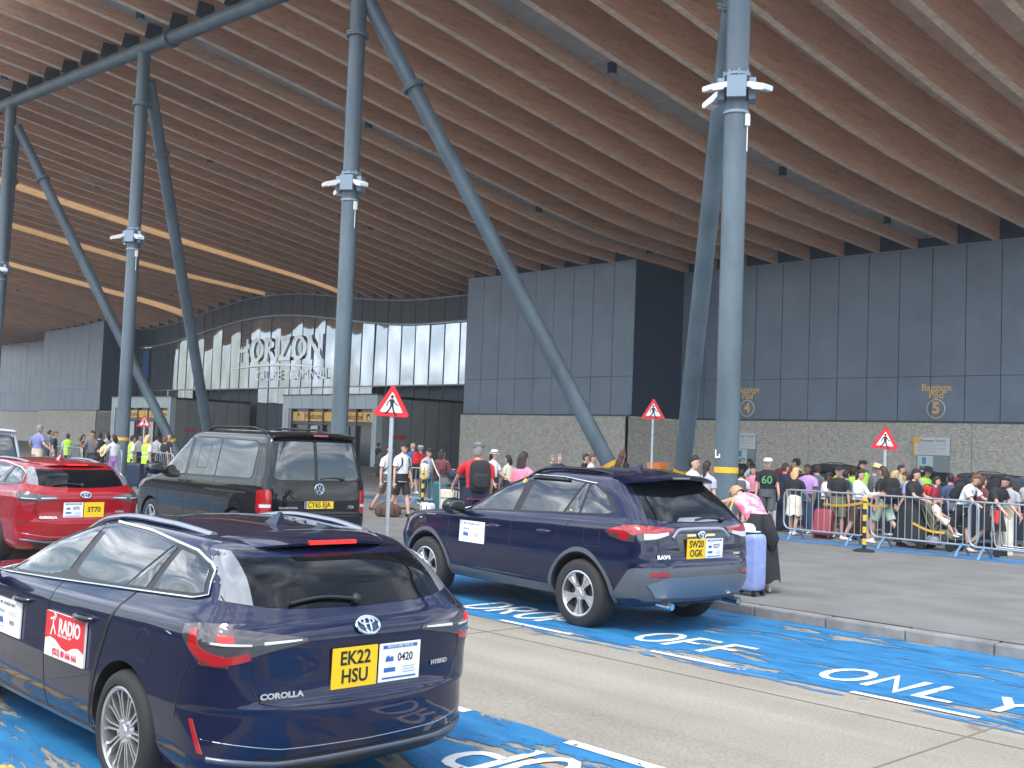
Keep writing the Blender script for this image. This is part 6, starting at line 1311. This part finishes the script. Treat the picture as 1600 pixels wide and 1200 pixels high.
tag(obj('red_pouch', (lambda m_: (sell(m_, (0, 0, 0), (.05, .03, .14), .4), m_)[-1])(MB()), K('pouch_red', (.62, .05, .04), .5), M=Matrix.Translation((sx(1560, 22.6, 820), 22.5, .78))), 'red pouch held by the stooping woman in the black dress', 'pouch')
# pushchair
pc = thing('pushchair', 'khaki pushchair with dark wheels pushed by the woman in the long black dress', 'pushchair', (sx(1472, 22.75, 850), 22.75, PZ(22.75))); m = MB()
for sd in (-.24, .24): m.tube([(-.50, sd, 1.02), (-.30, sd, .92), (.25, sd, .10)], .016, 8); m.tube([(-.35, sd, .10), (.05, sd, .62)], .014, 8)
m.tube([(-.50, -.24, 1.02), (-.50, .24, 1.02)], .018, 8); obj('frame', m, BLK, pc, smooth=60)
m = MB(); P_ = [(-.34, .90), (-.25, .62), (-.12, .44), (.18, .42), (.30, .30)]; m.grid([[(x, y, z) for y in (-.22, -.1, .1, .22)] for x, z in P_]); m.grid([[(x, y, z-.05) for y in (-.22, -.1, .1, .22)] for x, z in P_]); 
for sd in (-.22, .22): m.add([(x, sd, z) for x, z in P_]+[(x, sd, z-.05) for x, z in P_], [(i, i+1, i+6, i+5) for i in range(4)])
m.grid([[(-.30+.02*k, .22*cos(pi*j/8), .62+.30*1.0-.05*k+.16*sin(pi*j/8)) for j in range(9)] for k in range(0, 14, 2)]); obj('seat_fabric', m, cl('khaki'), pc, smooth=60)
for a, c_ in ((-.35, .24), (-.35, -.24), (.27, .22), (.27, -.22)): q = MB(); q.tube([(a, c_-.02, .10), (a, c_+.02, .10)], .10, 16); obj('wheel', q, BLK, pc)
m = MB(); sell(m, (-.15, 0, .2), (.16, .18, .10), .5); obj('basket', m, cl('lgrey'), pc, smooth=60)
kid = person('small child sitting low in the khaki pushchair', pc.location.x-.05, 22.75, h=.98, face=0, lean=-25, legs=((70, 35), (62, 30)), arms=((30, 10, 30), (20, 10, 30)), top='cream', bot='cream', hair='brown', group='people queueing at the terminal')
kid[0].location.z = .30
# ---------------------------------------------------------------- middle
Q = P
k = Q('man in white t-shirt and grey shorts with black backpack behind the sign pole', 607, 16.9, h=1.76, face=12, top='white', bot='grey', hair='dbrown', hat=('cap', 'black'), legs=((22, 12), (-22, 14)), arms=((0, 6, 10), (-8, 6, 10)), shoe='brown'); backpack(k, 'black', 'black backpack on the man partly hidden by the sign pole', 1.2)
k = Q('man in white t-shirt, black shorts and black cap walking right', 629, 16.6, h=1.80, face=5, head=-8, tilt=8, top='white', bot='black', hair='dbrown', hat=('cap', 'black'), legs=((14, 4), (-16, 12)), arms=((4, 6, 12), (-6, 6, 8)), shoe='black'); backpack(k, 'black', 'black backpack on the man in black shorts and black cap', 1.15)
holdall(sx(606, 16.2, 800), 16.2, .05, .62, .36, .30, 'brown', 'brown holdall being dragged beside the sign pole', radians(50), 'bags dragged on the floor')
k = Q('bald man in a blue jacket beyond the barrier', 645, 24.5, h=1.80, face=180, top='blue', bot='black', hl='bald', sleeve='long', arms=((35, 8, 40), (20, 8, 20))); backpack(k, 'red', 'red backpack on the bald man in blue', .95)
Q('person in pale sun hat beyond the barrier', 657, 25.5, h=1.70, face=160, top='red', bot='navy', hair='grey', hat=('panama', 'cream'))
k = Q('older man in lavender shirt and dark cap', 668, 20.8, h=1.66, face=10, tilt=10, top='lav', bot='teal', kind='trousers', hair='grey', hat=('cap', 'black'), w=1.1)
hb = holdall(sx(668, 20.2, 742), 20.1, .78, .26, .22, .46, 'cream', 'off white rucksack hanging beside the man in lavender', .2, 'backpacks worn in the queue', 'backpack')
Q('woman in loose maroon shirt and dark shorts seen from behind', 690, 19.4, h=1.68, face=105, top='maroon', bot='black', hair='black', hl='mid', sleeve='long', w=1.15, kind='shorts', arms=((10, 14, 25), (10, 14, 25)))
tag(obj('crossbody_strap', (lambda m_: (m_.tube([(-.16, -.23, 1.40), (0, -.27, 1.15), (.17, -.24, .86)], .022, 6, sq=(1, .3)), sell(m_, (.2, -.22, .82), (.05, .03, .09), .5), m_)[-1])(MB()), cl('cream'), M=Matrix.Translation((spot(690, 19.4), 19.4, .0))@Matrix.Rotation(radians(15), 4, 'Z')), 'cream crossbody strap over the maroon shirt', 'strap')
k = P('man in red t-shirt and dark flat cap pulling luggage behind him', 747, 12.6, h=1.80, face=150, head=-5, top='red', bot='navy', hair='grey', arms=((48, 14, 4), (10, 8, 30)), legs=((18, 6), (-18, 10)), w=1.2, group='people on the pavement'); backpack(k, 'black', 'black backpack on the man in the red t-shirt', 1.1)
tag(obj('flat_cap', (lambda m_: (m_.lathe([(.112, 0), (.115, .035), (.10, .062), (0, .068)], 20, k[3]@Matrix.Translation((.005, 0, .052))), m_)[-1])(MB()), cl('grey'), M=Matrix.LocRotScale(k[0].location, k[0].rotation_euler, None)), 'dark grey flat cap on the man in red', 'cap')
Q('woman in white panama hat with a black band, facing right', 771, 20.2, h=1.70, face=15, top='white', bot='black', hair='black', hl='mid', hat=('panama', 'white'), arms=((20, 8, 40), (10, 8, 20)))
Q('woman in sunglasses and cream top just right of the panama hat', 795, 20.8, h=1.58, face=190, top='cream', bot='navy', hair='black', hl='mid')
Q('woman with very long brown hair and pink top seen from behind', 817, 14.2, h=1.66, face=100, top='pink', bot='black', hair='dbrown', hl='long', w=1.1, group='people on the pavement')
Q('man with grey hair behind the SUV roof, left of a pair', 862, 23.5, h=1.62, face=20, top='grey', bot='navy', hair='grey'); Q('balding man looking right behind the SUV roof', 874, 22.8, h=1.66, face=-20, top='navy', bot='navy', hair='grey')
Q('man with brown hair, left of two heads above the SUV roof', 914, 24.2, h=1.68, face=30, top='black', bot='navy', hair='brown'); Q('man with short ginger hair, right of two heads above the SUV roof', 924, 23.8, h=1.68, face=25, top='white', bot='navy', hair='ginger')
Q('woman with brown hair just left of the leaning brace foot', 969, 23.2, h=1.66, face=90, top='brown', bot='navy', hair='brown', hl='mid')
Q('person with tied hair behind the leaning brace foot', 972, 25.0, h=1.82, face=90, top='black', bot='navy', hair='ginger', hl='mid')
k = P('boy with black hair and white t-shirt in profile left of the nearest column', 1083, 16.2, h=1.74, face=8, top='white', bot='navy', hair='black', arms=((10, 8, 30), (0, 8, 10)), group='people on the pavement'); backpack(k, 'navy', 'navy backpack on the boy left of the nearest column', .8)
P('girl with dark ponytail and pale blue top against the nearest column', 1104, 18.0, h=1.66, face=95, top='lav', bot='navy', hair='dbrown', hl='tail', group='people on the pavement')
# ---------------------------------------------------------------- left
Q('older man in periwinkle shirt with hands on hips seen from behind', 58, 13.9, h=1.84, face=100, top='peri', bot='beige', kind='trousers', hair='grey', w=1.25, arms=((-12, 38, 60), (-12, 38, 60)), group='people on the left')
G = dict(group='people on the left')
Q('man in navy t-shirt leaning right of the periwinkle shirt', 83, 17.2, h=1.68, face=60, top='navy', bot='grey', hair='ginger', hl='short', **G)
Q('dark-haired person behind the periwinkle shirt', 74, 20.5, h=1.72, face=90, top='grey', bot='navy', hair='black', **G)
Q('steward in pale hi-vis behind the left barriers', 104, 18.6, h=1.60, face=180, top='pale', bot='denim', vest=1, hair='black', **G)
Q('person in maroon top with dark hair left of the filming man', 127, 19, h=1.60, face=60, top='maroon', bot='black', hair='dbrown', hl='mid', **G)
Q('man with both arms raised to his face and bare dark shoulders', 143, 15.6, h=1.74, face=-60, top='grey', bot='black', hair='dbrown', skin=1, arms=((40, 14, 105), (40, 14, 110)), **G)
holdall(sx(146, 15.0, 730), 15.0, .62, .34, .22, .40, 'black', 'black shoulder bag hanging on the filming man', 0, 'bags on the left', 'bag')
Q('person in black shirt right of the filming man', 154, 17.4, h=1.70, face=170, top='black', bot='black', hair='black', sleeve='long', **G)
Q('person in pale top with dark hair near the portal', 166, 19.6, h=1.74, face=200, top='lav', bot='navy', hair='dbrown', hl='mid', **G)
Q('woman in white blouse and lilac trousers left of the steel column', 177, 16.0, h=1.64, face=200, top='white', bot='lilac', kind='trousers', hair='black', hl='mid', sleeve='long', arms=((30, 10, 60), (20, 10, 50)), **G)
m = MB(); m.lathe([(.21, 0), (.21, .01), (.11, .015), (.105, .09), (0, .10)], 24); tag(obj('straw_hat', m, cl('straw'), M=Matrix.Translation((sx(166, 15.7, 712), 15.6, 1.16))@Matrix.Rotation(radians(75), 4, 'X')), 'wide straw hat held by the woman in the white blouse', 'hat')
Q('steward with blonde hair and hi-vis vest seen from behind near the van', 228, 16.2, h=1.68, face=100, top='white', bot='black', kind='trousers', vest=1, hair='blonde', hl='mid', **G)
Q('steward in hi-vis vest half hidden by the left column', 205, 16.6, h=1.66, face=80, top='white', bot='navy', kind='trousers', vest=1, hair='black', **G)
Q('person in white shirt with a black bag near the portal door', 216, 20.5, h=1.72, face=30, top='white', bot='black', hair='black', sleeve='long', **G)
Q('person in pale grey top in front of the left door', 243, 20.4, h=1.74, face=120, top='lgrey', bot='black', hair='black', **G)
Q('person in black top with light hair in front of the left door', 256, 19.6, h=1.66, face=100, top='black', bot='black', hair='ginger', **G)
Q('person near the portal right of the steel column', 262, 24, h=1.70, face=100, top='navy', bot='black', hair='blonde', **G)
suitcase(sx(211, 15.6, 750), 15.6, .72, .46, .30, 'navy', 'navy suitcase beside the left steel column', .6, group='luggage on the left')
for i, (px, Y, top_, face_, hair_) in enumerate(((440, 33, 'grey', 90, 'black'), (466, 38, 'white', 70, 'dbrown'), (590, 36, 'black', 90, 'dbrown'))):
    Q(['distant person in grey beyond the black van', 'distant person in white by the Welcome door', 'distant person in black right of the Welcome door'][i], px, Y, h=1.7, face=face_, top=top_, bot='black', hair=hair_, group='distant people')
for px, Y, kw, lb in ((1226, 24.6, dict(top='navy', hair='brown', face=60, h=1.66), 'person in navy left of the blonde woman'), (1277, 25.2, dict(top='grey', hair='dbrown', face=110, h=1.66), 'person in grey right of the lilac top'), (1322, 24.8, dict(top='teal', hair='black', face=80, h=1.56), 'person in dark teal behind the man in the black cap'),
  (1398, 25.4, dict(top='white', hair='blonde', face=30, h=1.6, hl='mid'), 'fair-haired person beyond the large backpack'), (1418, 24.6, dict(top='sblue', hair='brown', face=200, h=1.58), 'person in pale blue left of the long black dress'), (1462, 24.2, dict(top='dred', hair='dbrown', face=20, h=1.52), 'short person in dark red beyond the pushchair'),
  (1486, 24.4, dict(top='denim', hair='black', face=150, h=1.6), 'person in denim blue left of the young man in white'), (1535, 24.0, dict(top='maroon', hair='brown', face=60, h=1.58, hl='mid'), 'person in maroon left of the stooping woman'), (1578, 24.0, dict(top='lgrey', hair='dbrown', face=100, h=1.56), 'person in light grey behind the cream bollard')):
    P(lb, px, Y, bot='navy', kind='trousers', **kw)
flush()
# ---------------------------------------------------------------- luggage, trolleys
suitcase(sx(1292, 22.9, 830), 22.7, .62, .42, .28, 'dred', 'dark red suitcase tilted behind the left barrier', .3, radians(-18)); suitcase(sx(1322, 23.2, 830), 23.5, .66, .44, .28, 'brown', 'brown suitcase beside the dark red one', -.2, radians(10))
suitcase(sx(1228, 23.6, 830), 23.6, .68, .44, .28, 'navy', 'navy suitcase behind the blonde woman', .2); suitcase(sx(1215, 24.1, 830), 24.1, .60, .42, .28, 'white', 'white suitcase behind the pink top', .1)
suitcase(sx(700, 18.7, 790), 18.7, .58, .40, .26, 'cream', 'cream suitcase right of the maroon shirt', .3); suitcase(sx(672, 18.9, 790), 19.3, .74, .46, .30, 'teal', 'dark teal suitcase below the white rucksack', .3); suitcase(sx(722, 14.3, 790), 14.2, .50, .38, .26, 'cream', 'cream leather case pulled by the man in red', .6)
suitcase(sx(725, 16.0, 770), 16.4, .76, .46, .30, 'blue', 'bright blue suitcase on the trolley by the man in red', .3, z=.22)
holdall(sx(668, 18.2, 795), 18.2, .05, .36, .3, .26, 'white', 'white carrier box on the floor left of the maroon shirt', .2, 'bags dragged on the floor'); 
tl = [(717, 18.1, 'trolley behind the man in red with dark bags'), (1470, 24.6, 'trolley behind the pushchair'), (1520, 24.0, 'trolley pushed by the young man in white'), (1585, 24.4, 'trolley at the far right under a big black bag'), (1590, 22.6, 'nearest trolley at the right edge of the picture')]
for px, Y, lb in tl: trolley(spot(px, Y), Y, radians(random.uniform(-20, 20)), 'grey baggage '+lb)
bags = [(716, 18.2, .95, .7, .45, .30, 'navy', 'navy bag on top of the trolley by the man in red'), (730, 19.5, .9, 1.0, .5, .36, 'black', 'black bag behind the man in red'),
 (1215, 26, .85, 1.3, .7, .62, 'navy', 'large navy bag heap left of the blonde woman'), (1232, 27, 1.15, 1.1, .6, .48, 'dred', 'dark red bag held up by the steward'), (1275, 26.5, 1.0, 1.2, .7, .55, 'black', 'black bag behind the lilac top'), (1305, 29, 1.35, 1.9, .8, .42, 'black', 'long black bag the bending steward leans over'), (1325, 29.5, 1.2, 1.5, .8, .5, 'teal', 'dark teal bag behind the hi-vis back'), (1283, 25.5, .9, .5, .4, .45, 'red', 'small red bag behind the girl in white'),
 (1400, 26.5, .75, 1.1, .6, .5, 'black', 'black bag behind the long-haired man'), (1420, 26, .8, 1.0, .6, .48, 'navy', 'navy bag behind the long black dress'), (1450, 25.6, .95, .55, .4, .42, 'red', 'red and black bag behind the pushchair'), (1472, 25.8, .9, 1.1, .6, .52, 'navy', 'navy bag right of the red one'), (1503, 26.2, 1.15, .7, .5, .46, 'dred', 'crimson bag behind the young man in white'),
 (1525, 25.2, 1.05, 1.3, .7, .62, 'black', 'big black bag behind the stooping woman'), (1560, 24.8, .95, 1.4, .8, .75, 'black', 'biggest black bag, right of the stooping woman'), (1592, 24.9, 1.0, .9, .6, .50, 'lgrey', 'grey and white bag at the right edge'), (1600, 25.6, 1.3, 1.3, .6, .34, 'navy', 'navy bag lying on top at the right edge'), (1545, 26.5, 1.35, 1.8, .8, .36, 'black', 'flat black bag on top of the pile')]
for px, Y, z, l_, w_, h_, c_, lb in bags: holdall(spot(px, Y), Y, z, l_*.78, w_*.8, h_*.72, c_, lb, radians(random.uniform(-25, 25)))
# the waist-high tables and cages the bags lie on
def table(px, Y, l_, h_, label): 
    t = thing('baggage_table', label, 'table', (spot(px, Y), Y, 0), 0, 'baggage tables'); m = MB(); m.box((-l_/2, -.4, h_-.06), (l_/2, .4, h_)); obj('table_top', m, NAVY, t)
    m = MB(); m.box((-l_/2+.02, -.38, .12), (l_/2-.02, .38, h_-.065)); obj('cage_side', m, K('cage_cloth', (.016, .028, .05), .8), t)
    for ax in (-1, 1):
        for ay in (-1, 1): q = MB(); q.cyl((ax*(l_/2-.05), ay*.34, 0), (ax*(l_/2-.05), ay*.34, .12), .03, n=8); obj('leg', q, BLK, t)
for px, Y, l_, h_, lb in ((1222, 26.6, 2.2, .86, 'dark baggage cage behind the barrier by the blonde woman'), (1272, 26.9, 1.9, .98, 'dark baggage cage behind the lilac top'), (1318, 29.4, 2.6, 1.2, 'dark baggage cage in front of the bending steward'), (1412, 26.4, 2.0, .76, 'dark baggage cage behind the long black dress'), (1466, 25.9, 2.0, .9, 'dark baggage cage behind the pushchair'), (1532, 25.6, 2.2, 1.05, 'dark baggage cage behind the stooping woman'), (1592, 25.2, 2.0, .98, 'dark baggage cage at the right edge'), (728, 19.9, 1.6, .9, 'dark baggage cage behind the man in red')): table(px, Y, l_, h_, lb)
t = thing('orange_box', 'orange box on a stand behind the leaning brace foot', 'box', (spot(1028, 26), 26, 0)); m = MB(); m.box((-.25, -.2, .6), (.25, .2, 1.5)); obj('box_body', m, K('box_orange', (.7, .2, .04), .5), t); m = MB(); m.box((-.2, -.15, 0), (.2, .15, .6)); obj('stand', m, BLK, t)
# ---------------------------------------------------------------- unseen greenery and dark building, added behind the camera for car reflections
hd = thing('added_hedge', 'unseen row of clipped green bushes added for car reflections', 'added_hedge', (-10, -9, 0)); m = MB(); rows = []  # added out of view to give the car sides a green reflection
for j in range(9):
    a = pi*j/8; rows.append([(x, -.6*cos(a)*(1+.15*random.random()), 1.9*sin(a)**.5*(1+.10*random.random())-.35) for x in [-60+1.5*i for i in range(90)]])
m.grid(rows); obj('foliage', m, mat('added_hedge_green', (.02, .05, .018), .8, noise=.4, scale=3, bump=.8, bscale=12, bdist=.1), hd, smooth=0)
wb = thing('added_warehouse', 'unseen long low building added to darken car reflections', 'building', (-20, -62, 0)); m = MB(); m.box((-110, -8, -.3), (120, 0, 8)); obj('wall', m, mat('added_warehouse_wall', (.10, .11, .12), .6, noise=.2, scale=.3), wb); m = MB(); m.box((-110.5, -8.5, 8), (120.5, .5, 8.5)); obj('roof', m, TRIM, wb)  # added out of view as a dark band for paint and windows to reflect
for i in range(14): q = MB(); q.box((-100+16*i, .0, 0), (-95+16*i, .12, 4.6)); obj('door', q, CLADS, wb)

# unseen row of trees added so car glass reflects dark low down
LEAF = mat('added_tree_leaf', (.03, .075, .02), .7, noise=.5, scale=2); BARK = mat('tree_bark', (.07, .05, .035), .9)
tm = MB(); rnd = random.Random(3)
for i in range(13):
    ox, oy, k_ = -58+7.2*i+rnd.uniform(-1, 1), -15+rnd.uniform(-1.5, 1.5), rnd.uniform(.50, .68); O = Vector((ox, oy, 0)); tips = []
    tm.tube([O+Vector(p)*k_ for p in ((0, 0, -.35), (.1, 0, 1.8), (0, .1, 3.6), (.15, 0, 6))], .2, 8, rs=[.28*k_, .22*k_, .16*k_, .05], mi=1)
    for j in range(9): a = j*2.4; z = 2.4+.35*j; tips.append(Vector((cos(a)*(2.4-.1*j), sin(a)*(2.4-.1*j), z+1.3)))
    for k in range(1500):
        c = tips[rnd.randrange(9)] if rnd.random() < .8 else Vector((0, 0, 6)); d = Vector((rnd.gauss(0, 1), rnd.gauss(0, 1), rnd.gauss(0, .8))); d = d.normalized()*(.4+1.3*rnd.random()**.6); p = O+(c+d)*k_; s_ = .15+.13*rnd.random()
        q = Quaternion((rnd.random()-.5, rnd.random()-.5, rnd.random()-.5, rnd.random()-.5)).normalized(); tm.add([p+q@Vector(v)*s_ for v in ((-1, 0, 0), (0, -.6, 0), (1, 0, 0), (0, .6, 0))], [(0, 1, 2, 3)])
o = obj('added_tree_belt', tm, [LEAF, BARK], smooth=0); tag(o, 'unseen low belt of green trees added for car reflections', 'trees', kind='stuff')

m = MB(); m.add([(x, y, z) for x, y, z in ((-9.62, 8.02, .013), (-9.50, 7.99, .016), (-9.42, 8.03, .022), (-9.47, 8.08, .014), (-9.58, 8.07, .02))], [(0, 1, 2, 3, 4)]); tag(obj('dropped_leaf', m, BARK), 'dark crumpled leaf on the concrete beside the worn DROP lettering', 'leaf')

hz = bpy.data.materials.new('haze_air'); hz.use_nodes = True; hn = hz.node_tree; hn.nodes.clear(); ho_ = hn.nodes.new('ShaderNodeOutputMaterial'); pv = hn.nodes.new('ShaderNodeVolumePrincipled')
pv.inputs['Color'].default_value = (.90, .94, 1, 1); pv.inputs['Density'].default_value = HAZE; pv.inputs['Anisotropy'].default_value = .2; hn.links.new(pv.outputs[0], ho_.inputs['Volume'])
h_ = obj('haze', MB().box((-390, -390, -1.35), (390, 390, 26)), hz, smooth=0); h_['kind'] = 'stuff'; h_['label'] = 'thin pale haze in the air over the forecourt'
S.cycles.volume_bounces = 2
